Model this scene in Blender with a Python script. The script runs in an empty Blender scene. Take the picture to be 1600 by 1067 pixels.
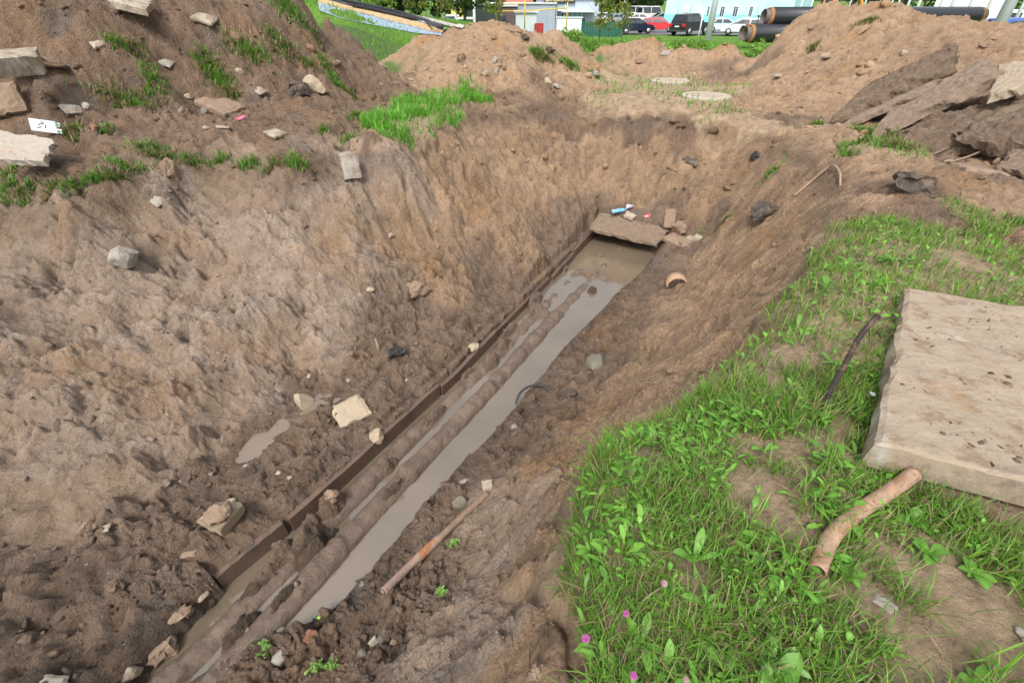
import bpy, bmesh, math, random
import numpy as np
from mathutils import Vector, Matrix, Euler

random.seed(7)
RNG = np.random.default_rng(7)
scene = bpy.context.scene
COL = scene.collection

# ------------------------------------------------------------------ camera, sky, sun, exposure
F_PX, PITCH, CAM_Z = 722.0, math.radians(36.4), 1.7
cam_data = bpy.data.cameras.new('camera')
cam_data.sensor_width = 36.0
cam_data.lens = 36.0 * F_PX / 1600.0
cam_data.clip_start = 0.02
cam_data.clip_end = 6000
cam = bpy.data.objects.new('camera', cam_data)
COL.objects.link(cam)
cam.location = (0, 0, CAM_Z)
cam.rotation_euler = (math.radians(90) - PITCH, 0, 0)
scene.camera = cam

SUN_EL, SUN_AZ = math.radians(52), math.radians(200)      # azimuth clockwise from +Y
world = bpy.data.worlds.new('World')
scene.world = world
world.use_nodes = True
wn = world.node_tree.nodes
wl = world.node_tree.links
bg = wn['Background']
sky = wn.new('ShaderNodeTexSky')
sky.sky_type = 'NISHITA'
sky.sun_disc = False
sky.sun_elevation = SUN_EL
sky.sun_rotation = SUN_AZ
sky.dust_density = 4.0
sky.air_density = 1.5
hs = wn.new('ShaderNodeHueSaturation')
hs.inputs['Saturation'].default_value = 0.35
wl.new(sky.outputs[0], hs.inputs['Color'])
wl.new(hs.outputs[0], bg.inputs['Color'])
bg.inputs['Strength'].default_value = 0.15
sun_d = bpy.data.lights.new('sun', 'SUN')
sun_d.energy = 1.5
sun_d.angle = math.radians(15)
sun_d.color = (1.0, 0.965, 0.91)
sun = bpy.data.objects.new('sun', sun_d)
COL.objects.link(sun)
sun.rotation_euler = (math.radians(90) - SUN_EL, 0, -SUN_AZ + math.pi)
sd = Vector((math.sin(SUN_AZ) * math.cos(SUN_EL), math.cos(SUN_AZ) * math.cos(SUN_EL), math.sin(SUN_EL)))
sun.rotation_euler = sd.to_track_quat('Z', 'Y').to_euler()
vs = scene.view_settings
vs.view_transform = 'Standard'
vs.look = 'None'
vs.gamma = 1.0
vs.use_curve_mapping = False
vs.exposure = 0.9
scene.cycles.max_bounces = 6
scene.cycles.transparent_max_bounces = 6

# ------------------------------------------------------------------ helpers
def ray(x, y):
    u = 533.5 - y
    c, s = math.cos(PITCH), math.sin(PITCH)
    return np.array([x - 800.0, F_PX * c + u * s, -F_PX * s + u * c])

def at_z(x, y, z):
    d = ray(x, y)
    t = (z - CAM_Z) / d[2]
    return np.array([0, 0, CAM_Z]) + d * t

def at_D(x, y, D):
    d = ray(x, y)
    t = D / math.hypot(d[0], d[1])
    return np.array([0, 0, CAM_Z]) + d * t

def tag(o, label=None, cat=None, group=None, kind=None):
    if label: o['label'] = label
    if cat: o['category'] = cat
    if group: o['group'] = group
    if kind: o['kind'] = kind
    return o

def empty(name, loc, rz=0.0, label=None, cat=None, group=None):
    o = bpy.data.objects.new(name, None)
    o.empty_display_size = 0.2
    COL.objects.link(o)
    o.location = loc
    o.rotation_euler = (0, 0, rz)
    return tag(o, label, cat, group)

def link(name, me, mat=None, parent=None, smooth=False):
    if mat is not None and len(me.materials) == 0:
        me.materials.append(mat)
    o = bpy.data.objects.new(name, me)
    COL.objects.link(o)
    if parent is not None: o.parent = parent
    if smooth:
        me.polygons.foreach_set('use_smooth', [True] * len(me.polygons))
    return o

def bm_obj(name, bm, mat=None, parent=None, smooth=False):
    me = bpy.data.meshes.new(name)
    bm.to_mesh(me)
    bm.free()
    return link(name, me, mat, parent, smooth)

def np_mesh(name, V, F):
    """V (n,3); F list of int arrays, each (m,3) or (m,4)"""
    me = bpy.data.meshes.new(name)
    me.vertices.add(len(V))
    me.vertices.foreach_set('co', np.asarray(V, dtype=np.float32).ravel())
    loops = np.concatenate([f.ravel() for f in F]).astype(np.int32)
    tot = np.concatenate([np.full(len(f), f.shape[1]) for f in F]).astype(np.int32)
    st = np.concatenate([[0], np.cumsum(tot)[:-1]]).astype(np.int32)
    me.loops.add(len(loops))
    me.loops.foreach_set('vertex_index', loops)
    me.polygons.add(len(tot))
    me.polygons.foreach_set('loop_start', st)
    me.polygons.foreach_set('loop_total', tot)
    me.update(calc_edges=True)
    return me

def vcol(me, name, C):
    a = me.color_attributes.new(name, 'FLOAT_COLOR', 'POINT')
    C = np.asarray(C, dtype=np.float32)
    if C.shape[1] == 3:
        C = np.concatenate([C, np.ones((len(C), 1), np.float32)], 1)
    a.data.foreach_set('color', C.ravel())

def bx(bm, c, s, rot=None):
    """box centred at c with full size s"""
    r = bmesh.ops.create_cube(bm, size=1.0)
    M = Matrix.Translation(Vector(c)) @ (rot if rot is not None else Matrix.Identity(4)) @ Matrix.Diagonal((s[0], s[1], s[2], 1))
    bmesh.ops.transform(bm, matrix=M, verts=r['verts'])
    return r['verts']

def box(name, c, s, mat, parent=None, bevel=0.0, rot=None):
    bm = bmesh.new()
    bx(bm, c, s, rot)
    if bevel:
        bmesh.ops.bevel(bm, geom=bm.edges[:], offset=bevel, segments=2, affect='EDGES')
    return bm_obj(name, bm, mat, parent)

def tube_bm(bm, pts, rad, seg=12, cap=True):
    pts = [Vector(p) for p in pts]
    if not hasattr(rad, '__len__'): rad = [rad] * len(pts)
    rings = []
    up = Vector((0, 0, 1))
    for i, p in enumerate(pts):
        t = (pts[min(i + 1, len(pts) - 1)] - pts[max(i - 1, 0)]).normalized()
        a = t.cross(up)
        if a.length < 0.05: a = t.cross(Vector((1, 0, 0)))
        a.normalize()
        b = a.cross(t)
        rings.append([bm.verts.new(p + (a * math.cos(2 * math.pi * k / seg) + b * math.sin(2 * math.pi * k / seg)) * rad[i]) for k in range(seg)])
    for i in range(len(rings) - 1):
        for k in range(seg):
            bm.faces.new((rings[i][k], rings[i][(k + 1) % seg], rings[i + 1][(k + 1) % seg], rings[i + 1][k]))
    if cap:
        bm.faces.new(rings[0][::-1])
        bm.faces.new(rings[-1])
    return rings

def tube(name, pts, rad, mat, parent=None, seg=12, smooth=True, cap=True):
    bm = bmesh.new()
    tube_bm(bm, pts, rad, seg, cap)
    bmesh.ops.recalc_face_normals(bm, faces=bm.faces[:])
    return bm_obj(name, bm, mat, parent, smooth)

# ------------------------------------------------------------------ numpy noise
_P = np.random.default_rng(11).permutation(4096)
_G = np.random.default_rng(12).random(4096) * 2 * math.pi
_GX, _GY = np.cos(_G), np.sin(_G)

def _h(ix, iy, k=0):
    return _P[(_P[(ix + 131 * k) & 4095] + iy) & 4095]

def perlin(x, y, k=0):
    ix, iy = np.floor(x).astype(np.int64), np.floor(y).astype(np.int64)
    fx, fy = x - ix, y - iy
    u, v = fx * fx * fx * (fx * (fx * 6 - 15) + 10), fy * fy * fy * (fy * (fy * 6 - 15) + 10)
    def g(a, b):
        h = _h(ix + a, iy + b, k)
        return _GX[h] * (fx - a) + _GY[h] * (fy - b)
    n0 = g(0, 0) * (1 - u) + g(1, 0) * u
    n1 = g(0, 1) * (1 - u) + g(1, 1) * u
    return (n0 * (1 - v) + n1 * v) * 1.5

def fbm(x, y, oct=4, k=0, gain=0.5, ridge=False):
    s, a, t = 0, 1.0, 0
    for o in range(oct):
        p = perlin(x * 2 ** o + 17.3 * o, y * 2 ** o - 9.1 * o, k + o)
        if ridge: p = 1 - 2 * np.abs(p)
        s = s + a * p
        t += a
        a *= gain
    return s / t

def worley(x, y, k=0):
    ix, iy = np.floor(x).astype(np.int64), np.floor(y).astype(np.int64)
    f1 = np.full(x.shape, 9.0)
    f2 = np.full(x.shape, 9.0)
    idv = np.zeros(x.shape)
    for a in (-1, 0, 1):
        for b in (-1, 0, 1):
            h = _h(ix + a, iy + b, k)
            px = ix + a + (h / 4096.0)
            py = iy + b + (_P[h] / 4096.0)
            d = np.hypot(px - x, py - y)
            m = d < f1
            f2 = np.where(m, f1, np.minimum(f2, d))
            idv = np.where(m, (_P[(h + 77) & 4095] / 4096.0), idv)
            f1 = np.where(m, d, f1)
    return f1, f2, idv

def facets(x, y, k=0, tilt=.9):
    """broken-soil relief: every cell is a tilted, offset chunk; returns height in about -.5...5 cells"""
    ix, iy = np.floor(x).astype(np.int64), np.floor(y).astype(np.int64)
    best = np.full(x.shape, -9.0)
    for a in (-1, 0, 1):
        for b in (-1, 0, 1):
            h = _h(ix + a, iy + b, k)
            dx, dy = x - (ix + a + h / 4096.0), y - (iy + b + _P[h] / 4096.0)
            ang = _G[(h + 5) & 4095]
            tl = tilt * (_P[(h + 77) & 4095] / 4096.0)
            sz = .55 + .6 * (_P[(h + 191) & 4095] / 4096.0)
            d = np.maximum(np.abs(dx * np.cos(ang) + dy * np.sin(ang)), np.abs(-dx * np.sin(ang) + dy * np.cos(ang)) * 1.25) * .6 + .4 * np.hypot(dx, dy)
            hh = .5 * (_P[(h + 33) & 4095] / 4096.0) + tl * (dx * _GX[(h + 9) & 4095] + dy * _GY[(h + 9) & 4095]) - np.clip(d / sz - .45, 0, 3) * 2.2
            best = np.maximum(best, hh)
    return np.clip(best, -.7, 1)

def smooth(a, b, x):
    t = np.clip((x - a) / (b - a), 0, 1)
    return t * t * (3 - 2 * t)

# ------------------------------------------------------------------ the dug ground: survey points (picture position, height) of the real surface
# zones: M wet mud, C clay with salt crust, S sandy spoil, T dark topsoil spoil, G soil under grass, L lawn
SURV = '''
0,300,-.02,T; 170,285,-.02,T; 290,258,-.02,T; 450,248,-.02,T; 560,225,0,T; 600,215,.02,G; 650,190,.03,G; 700,165,.03,G; 745,150,.02,G; 780,152,0,T
0,225,.2,T; 0,150,.65,T; 0,85,1.05,T; 100,210,.3,T; 200,180,.38,T; 200,100,.8,T; 300,160,.4,T; 400,205,.12,T; 500,190,.1,T; 400,150,.4,T; 400,80,.85,T; 500,110,.5,T; 550,150,.15,T; 600,115,.25,T; 640,145,.1,T; 100,270,.1,T; 250,225,.15,T; 560,180,.05,T
620,190,.05,G; 660,160,.05,G; 700,150,.06,G
0,345,-.35,C; 100,350,-.22,C; 170,320,-.2,T; 0,400,-.5,C; 100,400,-.55,C; 200,330,-.3,C; 200,450,-.85,C; 300,300,-.3,C; 300,400,-.8,C; 400,300,-.35,C; 450,400,-.85,C; 550,260,-.3,C; 550,350,-.75,C; 550,450,-1.25,C; 600,520,-1.6,M; 500,520,-1.45,C; 400,500,-1.2,C; 300,550,-1.25,C; 100,520,-.95,C; 0,520,-.8,C; 0,650,-1.1,C; 0,760,-1.35,C; 0,870,-1.5,M; 100,650,-1.2,C; 100,780,-1.48,C; 200,640,-1.3,C; 200,750,-1.5,C; 300,680,-1.55,C; 400,620,-1.6,C; 470,600,-1.68,M; 370,720,-1.72,M; 250,800,-1.68,M; 480,560,-1.6,C; 340,740,-1.7,M
610,250,-.2,C; 650,380,-1.2,S; 700,220,-.25,S; 730,300,-.9,S; 700,450,-1.5,S; 800,260,-.85,S; 780,450,-1.75,M; 860,400,-1.75,M; 820,380,-1.4,S; 850,300,-1.15,S; 900,250,-.85,S; 900,340,-1.5,M; 870,190,-.4,T; 800,180,-.2,S; 750,180,-.15,T; 640,490,-1.65,M; 700,500,-1.72,M
300,880,-1.73,M; 400,790,-1.76,M; 500,720,-1.77,M; 600,640,-1.77,M; 540,620,-1.72,M; 620,570,-1.7,M; 700,580,-1.78,M; 780,500,-1.79,M; 860,430,-1.79,M; 905,375,-1.72,M; 150,900,-1.62,M; 0,1000,-1.55,M; 100,1000,-1.7,M; 200,960,-1.75,M; 250,950,-1.77,M; 0,1067,-1.55,M; 100,1067,-1.65,M; 170,1050,-1.76,M; 440,650,-1.74,M; 350,800,-1.75,M
520,1000,-1.9,M; 600,940,-1.82,M; 700,800,-1.84,M; 800,700,-1.82,M; 870,640,-1.8,M; 950,560,-1.8,M; 960,500,-1.83,M; 1000,460,-1.83,M; 1050,425,-1.82,M; 1060,390,-1.74,M; 640,850,-1.86,M; 760,720,-1.87,M; 440,1067,-1.92,M
640,960,-1.65,M; 760,800,-1.62,C; 850,720,-1.5,S; 950,640,-1.45,S; 1050,540,-1.5,S; 1100,450,-1.48,S; 1130,390,-1.38,S; 560,1067,-1.6,M; 640,1067,-1.2,C; 720,1067,-.8,C; 800,1067,-.4,S; 870,1060,-.12,S; 700,1000,-1.15,C; 780,1000,-.65,C; 860,1000,-.22,S; 800,850,-1.05,C; 850,850,-.6,S; 840,780,-.95,C; 880,740,-.55,S; 940,690,-.5,S; 1000,660,-.55,S; 1000,610,-1.0,S; 1080,600,-.6,S; 1100,540,-.85,S; 1150,480,-.8,S; 1100,500,-1.15,S; 1200,400,-.65,S; 1160,430,-.95,S; 1250,340,-.4,S; 1320,300,-.15,S; 1130,560,-.5,S; 1200,470,-.35,S; 1260,400,-.25,S
968,1067,-.02,G; 945,960,-.03,G; 925,870,-.03,G; 925,780,-.03,G; 930,712,-.04,G; 1000,692,-.05,G; 1080,665,-.05,G; 1135,600,-.05,G; 1185,540,-.03,G; 1225,480,-.03,G; 1262,430,-.03,G; 1300,385,-.03,G; 1350,355,0,G; 1420,340,0,T; 1500,340,0,G
1000,900,.0,G; 1050,760,0,G; 1200,800,.03,G; 1400,1000,0,G; 1600,900,.0,G; 1600,1067,0,G; 1300,600,0,G; 1300,700,.02,G; 1500,500,0,G; 1600,450,0,G; 1200,1067,0,G; 1350,420,0,G; 1450,380,0,G; 1600,350,0,S; 1200,620,0,G; 1400,800,.02,G; 1550,700,0,G
940,325,-1.52,M; 1000,330,-1.5,M; 1060,345,-1.5,M; 1110,352,-1.42,M; 930,352,-1.62,M; 1030,360,-1.6,M; 1080,370,-1.62,M; 1150,345,-1.15,S
1000,250,-.75,S; 1000,200,-.3,T; 950,200,-.38,T; 1080,260,-.75,S; 1080,210,-.3,T; 1150,260,-.6,S; 1130,310,-1.05,S; 1180,310,-.75,S; 1200,240,-.3,S; 1080,320,-1.2,S; 1000,300,-1.25,S; 950,280,-1.15,S
940,152,0,G; 1000,162,0,G; 1060,170,0,G; 1130,182,0,G; 1200,195,-.02,G; 1250,215,-.05,S; 1300,240,-.05,S; 1330,262,-.02,S; 1380,235,.08,G; 1400,290,.08,T; 1450,300,.12,T; 1350,310,-.02,S; 1240,265,-.3,S; 1290,275,-.2,S; 1220,300,-.55,S
860,140,.02,T; 900,135,.05,S; 850,110,.3,S; 960,130,.02,G; 1040,140,0,G; 1103,150,.0,G; 1150,140,0,G; 1045,127,0,G; 1200,160,0,S; 1270,175,0,S; 1150,120,0,M; 1000,115,0,S; 1230,190,-.02,M
1200,125,.12,S; 1330,190,.02,S; 1450,180,-.02,S; 1500,230,.02,T; 1600,215,.05,T; 1600,280,0,S; 1550,330,.02,S; 1230,140,.12,S; 1550,280,.02,T
750,110,.45,S; 800,100,.55,S; 700,110,.4,S; 650,115,.2,S; 680,140,.08,S; 850,85,.6,S; 780,135,.12,S; 900,105,.3,S
'''
# crest points: picture position, horizontal distance
CREST = '''
0,-5,10.5,T; 100,-8,10.5,T; 200,-6,11,T; 300,-5,11,T; 400,-3,11.5,T; 470,2,12,T; 515,38,12.5,T; 560,80,13,T; 610,125,13.2,T
625,80,15.5,S; 650,60,15.5,S; 700,49,15.5,S; 740,39,15.5,S; 775,37,15.5,S; 800,43,15.5,S; 830,51,15.3,S; 850,58,15,S; 866,48,15,S; 885,57,15,S; 905,74,15,S; 925,92,15,S
940,74,17,S; 960,73,17,S; 985,69,17,S; 1003,64,17,S; 1022,60,17,S; 1036,72,17,S; 1048,84,17,S; 1062,80,17.4,S; 1085,75,17.4,S; 1108,88,17.2,S; 1125,72,17,S; 1145,72,17,S; 1165,90,17,S; 1180,96,17,S
1203,74,17,S; 1230,42,17,S; 1270,15,17,S; 1300,8,17,S; 1328,10,17,S; 1342,19,16.8,S; 1360,10,16.6,S; 1405,9,16.3,S; 1425,15,16,S; 1450,28,15.8,S; 1500,27,15.5,S; 1540,36,15.3,S; 1600,43,15,S; 1680,50,15,S
'''
FLANK = '''
1300,140,12.6,S; 1250,110,14,S; 1400,60,14.6,S; 1300,70,15,S; 1340,100,13.6,S; 1500,62,14,S; 1600,95,12.6,S; 1420,120,12.6,S; 1550,150,11.4,S; 1480,110,12.6,S; 1260,70,15.4,S
'''
GND = []   # x, y, z, zone
for blk in SURV.strip().replace('\n', ';').split(';'):
    q = blk.strip().split(',')
    if len(q) == 4:
        p = at_z(float(q[0]), float(q[1]), float(q[2]))
        GND.append((p[0], p[1], p[2], q[3]))

for blk in FLANK.strip().split(';'):
    q = blk.strip().split(',')
    p = at_D(float(q[0]), float(q[1]), float(q[2]))
    GND.append((p[0], p[1], p[2], q[3]))

def far_z(D, x=0.0):
    return float(np.interp(D, [0, 14, 22, 30, 45, 60, 75, 400], [0, 0, -.12, -.28, -.75, -1.25, -1.4, -1.4]))

for blk in CREST.strip().replace('\n', ';').split(';'):
    q = blk.strip().split(',')
    if len(q) == 4:
        x, y, D = float(q[0]), float(q[1]), float(q[2])
        p = at_D(x, y, D)
        GND.append((p[0], p[1], p[2], q[3]))
        base = far_z(D + 2.6) if x > 480 else -.1
        h = p[2] - base
        k = 1 + (0.5 + 1.35 * h) / D
        GND.append((p[0] * k, p[1] * k, base if x > 620 else max(base, p[2] - 1.2), 'L'))
# lawn bank at the left, rising away from the spoil heap
for x, y, D in [(600, 85, 19), (560, 50, 20), (640, 70, 22), (540, 22, 22), (600, 40, 25), (520, 8, 24), (690, 50, 28), (650, 28, 30), (600, 14, 32), (560, 4, 32), (700, 30, 38), (480, -10, 30), (760, 36, 44), (740, 42, 36)]:
    p = at_D(x, y, D)
    GND.append((p[0], p[1], p[2], 'L'))
for x, D in [(1, 22), (8, 22), (14, 24), (20, 24), (26, 22), (0, 30), (8, 32), (16, 34), (26, 34), (36, 30), (0, 45), (10, 45), (20, 45), (35, 45), (50, 40), (-4, 60), (10, 60), (20, 62), (40, 55), (60, 50), (-15, 60), (60, 10), (50, -20), (-20, 75), (0, 75), (30, 75)]:
    y = math.sqrt(max(D * D - x * x, 0)) if abs(x) < D else D
    GND.append((x, y, far_z(D), 'L'))
# around and behind the camera
for p in [(0.15, .3, -.05, 'G'), (0, 0, 0, 'G'), (.6, -.4, 0, 'G'), (2, -2, 0, 'G'), (-.5, -.8, -.1, 'G'), (-.45, .1, -.5, 'C'), (-.75, .4, -.95, 'C'), (-1.1, -.9, -.6, 'C'), (-1.6, .2, -1.75, 'M'),
          (-2.6, -.9, -1.85, 'M'), (-3.3, -.2, -1.7, 'M'), (-3.6, .9, -1.6, 'M'), (-4.3, 0, -1.2, 'C'), (-5.3, 0, -.4, 'C'), (-6.0, 1.0, 0, 'T'), (-6, 3, 0, 'T'), (-8, 3, .7, 'T'), (-9, 6, 1.5, 'T'),
          (-11, 6, 1.6, 'T'), (-12, 9, 1.6, 'T'), (-10, 0, .8, 'T'), (-14, 4, .8, 'T'), (-2, -2.2, -.9, 'C'), (-2.8, -3.2, 0, 'G'), (-4.6, -2.4, -.7, 'C'), (-6, -4, 0, 'G'), (0, -6, 0, 'G'), (6, -4, 0, 'G'),
          (8, 1, 0, 'G'), (7, 4, 0, 'G'), (12, 8, .1, 'S'), (14, 2, 0, 'L'), (-16, -6, 0, 'L'), (0, -20, 0, 'L'), (20, -8, 0, 'L'), (-40, 10, .6, 'L'), (-30, 30, 1.2, 'L'), (-60, 60, 0, 'L'), (-35, -30, 0, 'L'), (35, -30, 0, 'L'),
          (-18, 10, 1.0, 'L'), (-16, 16, 1.0, 'L'), (-14, 22, 1.5, 'L'), (0, -50, 0, 'L'), (-60, 0, 0, 'L')]:
    GND.append(p)
CP = np.array([(g[0], g[1]) for g in GND])
CZ = np.array([g[2] for g in GND])
ZN = 'MCSTGL'
CZONE = np.array([ZN.index(g[3]) for g in GND])

def _ker(r2):
    return np.sqrt(r2 + 0.02)

_n = len(CP)
_A = np.zeros((_n + 3, _n + 3))
_r2 = ((CP[:, None, :] - CP[None, :, :]) ** 2).sum(-1)
_A[:_n, :_n] = _ker(_r2) + np.eye(_n) * -0.02
_A[:_n, _n] = 1
_A[:_n, _n + 1:] = CP
_A[_n, :_n] = 1
_A[_n + 1:, :_n] = CP.T
_W = np.linalg.solve(_A, np.concatenate([CZ, [0, 0, 0]]))

def base_and_zone(X, Y):
    Z = np.empty(len(X))
    Wt = np.empty((len(X), 6))
    jx = X + 0.22 * fbm(X * 1.3, Y * 1.3, 3, 31) * np.clip(np.hypot(X, Y) / 4, .5, 4)
    jy = Y + 0.22 * fbm(X * 1.3 + 40, Y * 1.3, 3, 37) * np.clip(np.hypot(X, Y) / 4, .5, 4)
    for a in range(0, len(X), 40000):
        x, y = X[a:a + 40000], Y[a:a + 40000]
        r2 = (x[:, None] - CP[None, :, 0]) ** 2 + (y[:, None] - CP[None, :, 1]) ** 2
        Z[a:a + 40000] = _ker(r2) @ _W[:_n] + _W[_n] + x * _W[_n + 1] + y * _W[_n + 2]
        x, y = jx[a:a + 40000], jy[a:a + 40000]
        r2 = (x[:, None] - CP[None, :, 0]) ** 2 + (y[:, None] - CP[None, :, 1]) ** 2
        w = 1.0 / (r2 + 0.004) ** 2
        for z in range(6):
            Wt[a:a + 40000, z] = w[:, CZONE == z].sum(1)
    Wt /= Wt.sum(1, keepdims=True)
    return Z, Wt

DAZ = math.radians(30.6)
DS = np.array([math.sin(DAZ), math.cos(DAZ)])
DN = np.array([math.cos(DAZ), -math.sin(DAZ)])
WATER_Z = -2.0
S_END = 8.0

def sn(s, n, z=0.0):
    p = DS * s + DN * n
    return Vector((p[0], p[1], z))

WALL_S = [-3.5, 0.0, .35, .93, 1.2, 3.3, 4.3, 6.1, 8.2, 9.5]
WALL_N = [-2.85, -2.84, -2.86, -2.80, -2.78, -2.75, -2.80, -2.87, -2.95, -3.0]
EDGE_S = [-3.5, -.6, -.1, .3, .52, .66, .8, 1.15, 1.54, 2.37, 2.56, 3.9, 4.4, 4.89, 5.63, 6.1, 6.96, 7.76, 8.28, 9.5]
EDGE_N = [-2.6, -2.6, -2.45, -2.28, -2.09, -2.0, -1.97, -1.96, -1.96, -1.95, -1.9, -1.88, -1.89, -1.87, -1.79, -1.8, -1.67, -1.68, -1.74, -1.74]
# mud that slid into the trough: s, n, radius along s, radius along n, top height
HEAPS = [(1.05, -2.62, .4, .1, -1.85), (.55, -2.6, .3, .09, -1.86), (1.85, -2.53, .3, .08, -1.88), (2.6, -2.56, .35, .07, -1.89), (.6, -2.33, .3, .1, -1.86), (1.7, -2.3, .25, .08, -1.86), (4.5, -2.7, .3, .09, -1.9), (.95, -2.5, .26, .17, -1.74), (.78, -2.62, .2, .13, -1.78), (1.3, -2.62, .22, .12, -1.80), (3.75, -2.55, .25, .12, -1.9), (4.15, -2.6, .22, .13, -1.84), (3.4, -2.66, .18, .08, -1.88),
         (5.15, -2.55, .16, .3, -1.93), (5.35, -2.75, .3, .1, -1.86), (6.55, -2.45, .12, .25, -1.96), (-.42, -2.7, .2, .14, -1.82), (-.75, -2.6, .25, .18, -1.8), (6.15, -2.15, .2, .12, -1.95),
         (.25, -2.42, .22, .1, -1.84), (7.35, -2.5, .1, .1, -1.98), (6.6, -2.8, .25, .07, -1.93)]

def heightfield(X, Y, full=True):
    """height, zone weights, wetness and tint of the dug ground"""
    Z, Wt = base_and_zone(X, Y)
    M, C, S, T, G, L = Wt.T
    R = np.hypot(X, Y)
    wx = X + .05 * perlin(X * 5, Y * 5, 3)
    wy = Y + .05 * perlin(X * 5 + 9, Y * 5, 4)
    wx += .012 * perlin(X * 21, Y * 21, 5)
    wy += .012 * perlin(X * 21, Y * 21 + 7, 6)
    big = fbm(X * .9, Y * .9, 3, 50)
    mid = fbm(wx * 3.1, wy * 3.1, 4, 53, .55)
    fine = fbm(wx * 14, wy * 14, 4, 57, .6)
    f1, f2, idv = worley(wx * 3.4, wy * 3.4, 60)
    g1, g2, idg = worley(wx * 9, wy * 9, 61)
    h1, h2, idh = worley(wx * 24, wy * 24, 62)
    fa = facets(wx * 3.0, wy * 3.0, 160)
    fb = facets(wx * 7.5 + 3, wy * 7.5, 161)
    fc = facets(wx * 19, wy * 19 + 5, 162)
    lumpy = np.clip(.55 + .9 * fbm(X * 1.7, Y * 1.7, 2, 65), 0, 1)
    mud = (.35 + lumpy) * (.085 * fa * smooth(.3, .8, lumpy) + .065 * fb + .026 * fc) + (.03 * (1 - f1 ** 2 * 1.3) * idv + .040 * (1 - g1 ** 2 * 1.5) * idg * 1.3 + .014 * (1 - h1 ** 2) * idh) * (.25 + lumpy) + .03 * mid + .008 * fine - .03
    crack = np.exp(-((f2 - f1) / .035) ** 2) * (idv > .35)
    mud -= .03 * crack * lumpy
    # clay face: broad scoops, plates, flaking
    st = fbm(wx * 1.1 + wy * .5, wy * 3.0 - wx * 1.5, 4, 70, .55)
    rid = fbm(wx * 2.2, wy * 2.2, 4, 74, .5, ridge=True)
    terr = np.floor((Z + .12 * mid) * 7) / 7
    rough_ = smooth(.25, .75, lumpy)
    fg = facets(wx * 1.5, wy * 1.5, 165, 1.6)
    scr = smooth(.02, .30, fbm(X * 1.0 + Y * .5 + 3, Y * 1.5 - X * .6, 3, 170))
    keep_ = 1 - .85 * scr
    clay = keep_ * (.010 * (1 - h1 ** 2 * 1.2) * idh + .03 * np.abs(fine) + (.2 + 1.2 * rough_) * (.055 * fb + .026 * fc) + .12 * fa * rough_) - .05 * scr + .13 * fg * smooth(.1, .6, lumpy) + .07 * big + .085 * st + .055 * rid + .02 * fine + .02 * (1 - g1 ** 2) * idg * lumpy
    clay -= .03 * np.exp(-((f2 - f1) / .03) ** 2) * (idv > .72)
    # sandy spoil / dug sand
    wl_ = smooth(-.1, -.5, Z)
    sand = (.3 + lumpy) * ((.03 + .04 * wl_) * fb + (.018 + .014 * wl_) * fc) * (1 - .7 * scr * wl_) + wl_ * (keep_ * .11 * fa * rough_ + .10 * fg - .04 * scr) + .06 * mid + .035 * (1 - g1 ** 2 * 1.4) * idg * lumpy + .016 * (1 - h1 ** 2) * idh + .012 * fine + .04 * big
    # dark topsoil spoil: clods
    top = (.35 + lumpy) * (.08 * fa * smooth(.4, .8, lumpy) + .045 * fb + .02 * fc) + .07 * big + .06 * mid + .05 * (1 - f1 ** 2) * (idv > .55) * idv + .04 * (1 - g1 ** 2) * idg * lumpy + .018 * (1 - h1 ** 2) * idh + .01 * fine
    grs = .02 * big + .02 * mid + .006 * fine + .006 * (1 - h1 ** 2) * idh
    lawn = .05 * big + .015 * mid
    sc = 1 + .55 * smooth(9, 15, R) * (1 - L)
    Z = Z + (M * mud + C * clay + S * sand * sc + T * top * sc + G * grs + L * lawn)
    # the turf stands on a crisp broken lip
    gl_ = G / (G + M + C + S + T + 1e-6)
    near_edge = smooth(.50, .60, gl_ + .10 * fine + .05 * mid)
    Z += -.11 * (1 - near_edge) * smooth(.03, .30, gl_)
    # gullies sliding down the far part of the left wall and the back wall
    gx = X * .83 + Y * .56            # runs roughly along that rim
    dr = smooth(-.05, -.4, Z) * smooth(-1.75, -1.2, Z)
    gm = np.exp(-(((X + .3) / 1.9) ** 2 + ((Y - 7.6) / 1.9) ** 2))
    gl = fbm(gx * 1.7 + .5 * perlin(X * 1.2, Y * 1.2, 80), (Y * .83 - X * .56) * .35, 4, 82, .55, ridge=True)
    Z += (gl - .25) * .36 * gm * dr
    gm2 = np.exp(-(((X - 3.0) / 2.6) ** 2 + ((Y - 9.8) / 1.5) ** 2))
    gl2 = fbm(X * 1.9 + .4 * perlin(X * 1.2, Y * 1.2, 84), Y * .6, 4, 85, .55, ridge=True)
    Z += (gl2 - .25) * .2 * gm2 * dr
    # the trough
    s = X * DS[0] + Y * DS[1]
    n = X * DN[0] + Y * DN[1]
    wn_ = np.interp(s, WALL_S, WALL_N)
    en = np.interp(s, EDGE_S, EDGE_N) + .03 * fbm(s * 2.6, n * 2.6, 3, 90) + .015 * perlin(s * 14, n * 14, 93)
    inside = (n > wn_ - .01) & (n < en + .9) & (s > -3.6) & (s < S_END + .35)
    zc = np.where(n < en, WATER_Z - np.minimum((en - n) * 1.5, .38), WATER_Z + (n - en) * 1.6)
    base_Z0 = Z.copy()
    Zc = np.where(inside, np.minimum(Z, zc + (M * mud) * smooth(0, .3, n - en)), Z)
    for (hs_, hn, rs, rn, top_) in HEAPS:
        d2 = ((s - hs_) / rs) ** 2 + ((n - hn) / rn) ** 2
        b = WATER_Z - .4 + (top_ - WATER_Z + .4) * np.exp(-d2 ** 1.5 * .8) + mud * .9 * (d2 < 3)
        Zc = np.where(inside & (n > wn_ + .0) & (n < en + .1) & (d2 < 3), np.maximum(Zc, b), Zc)
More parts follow.
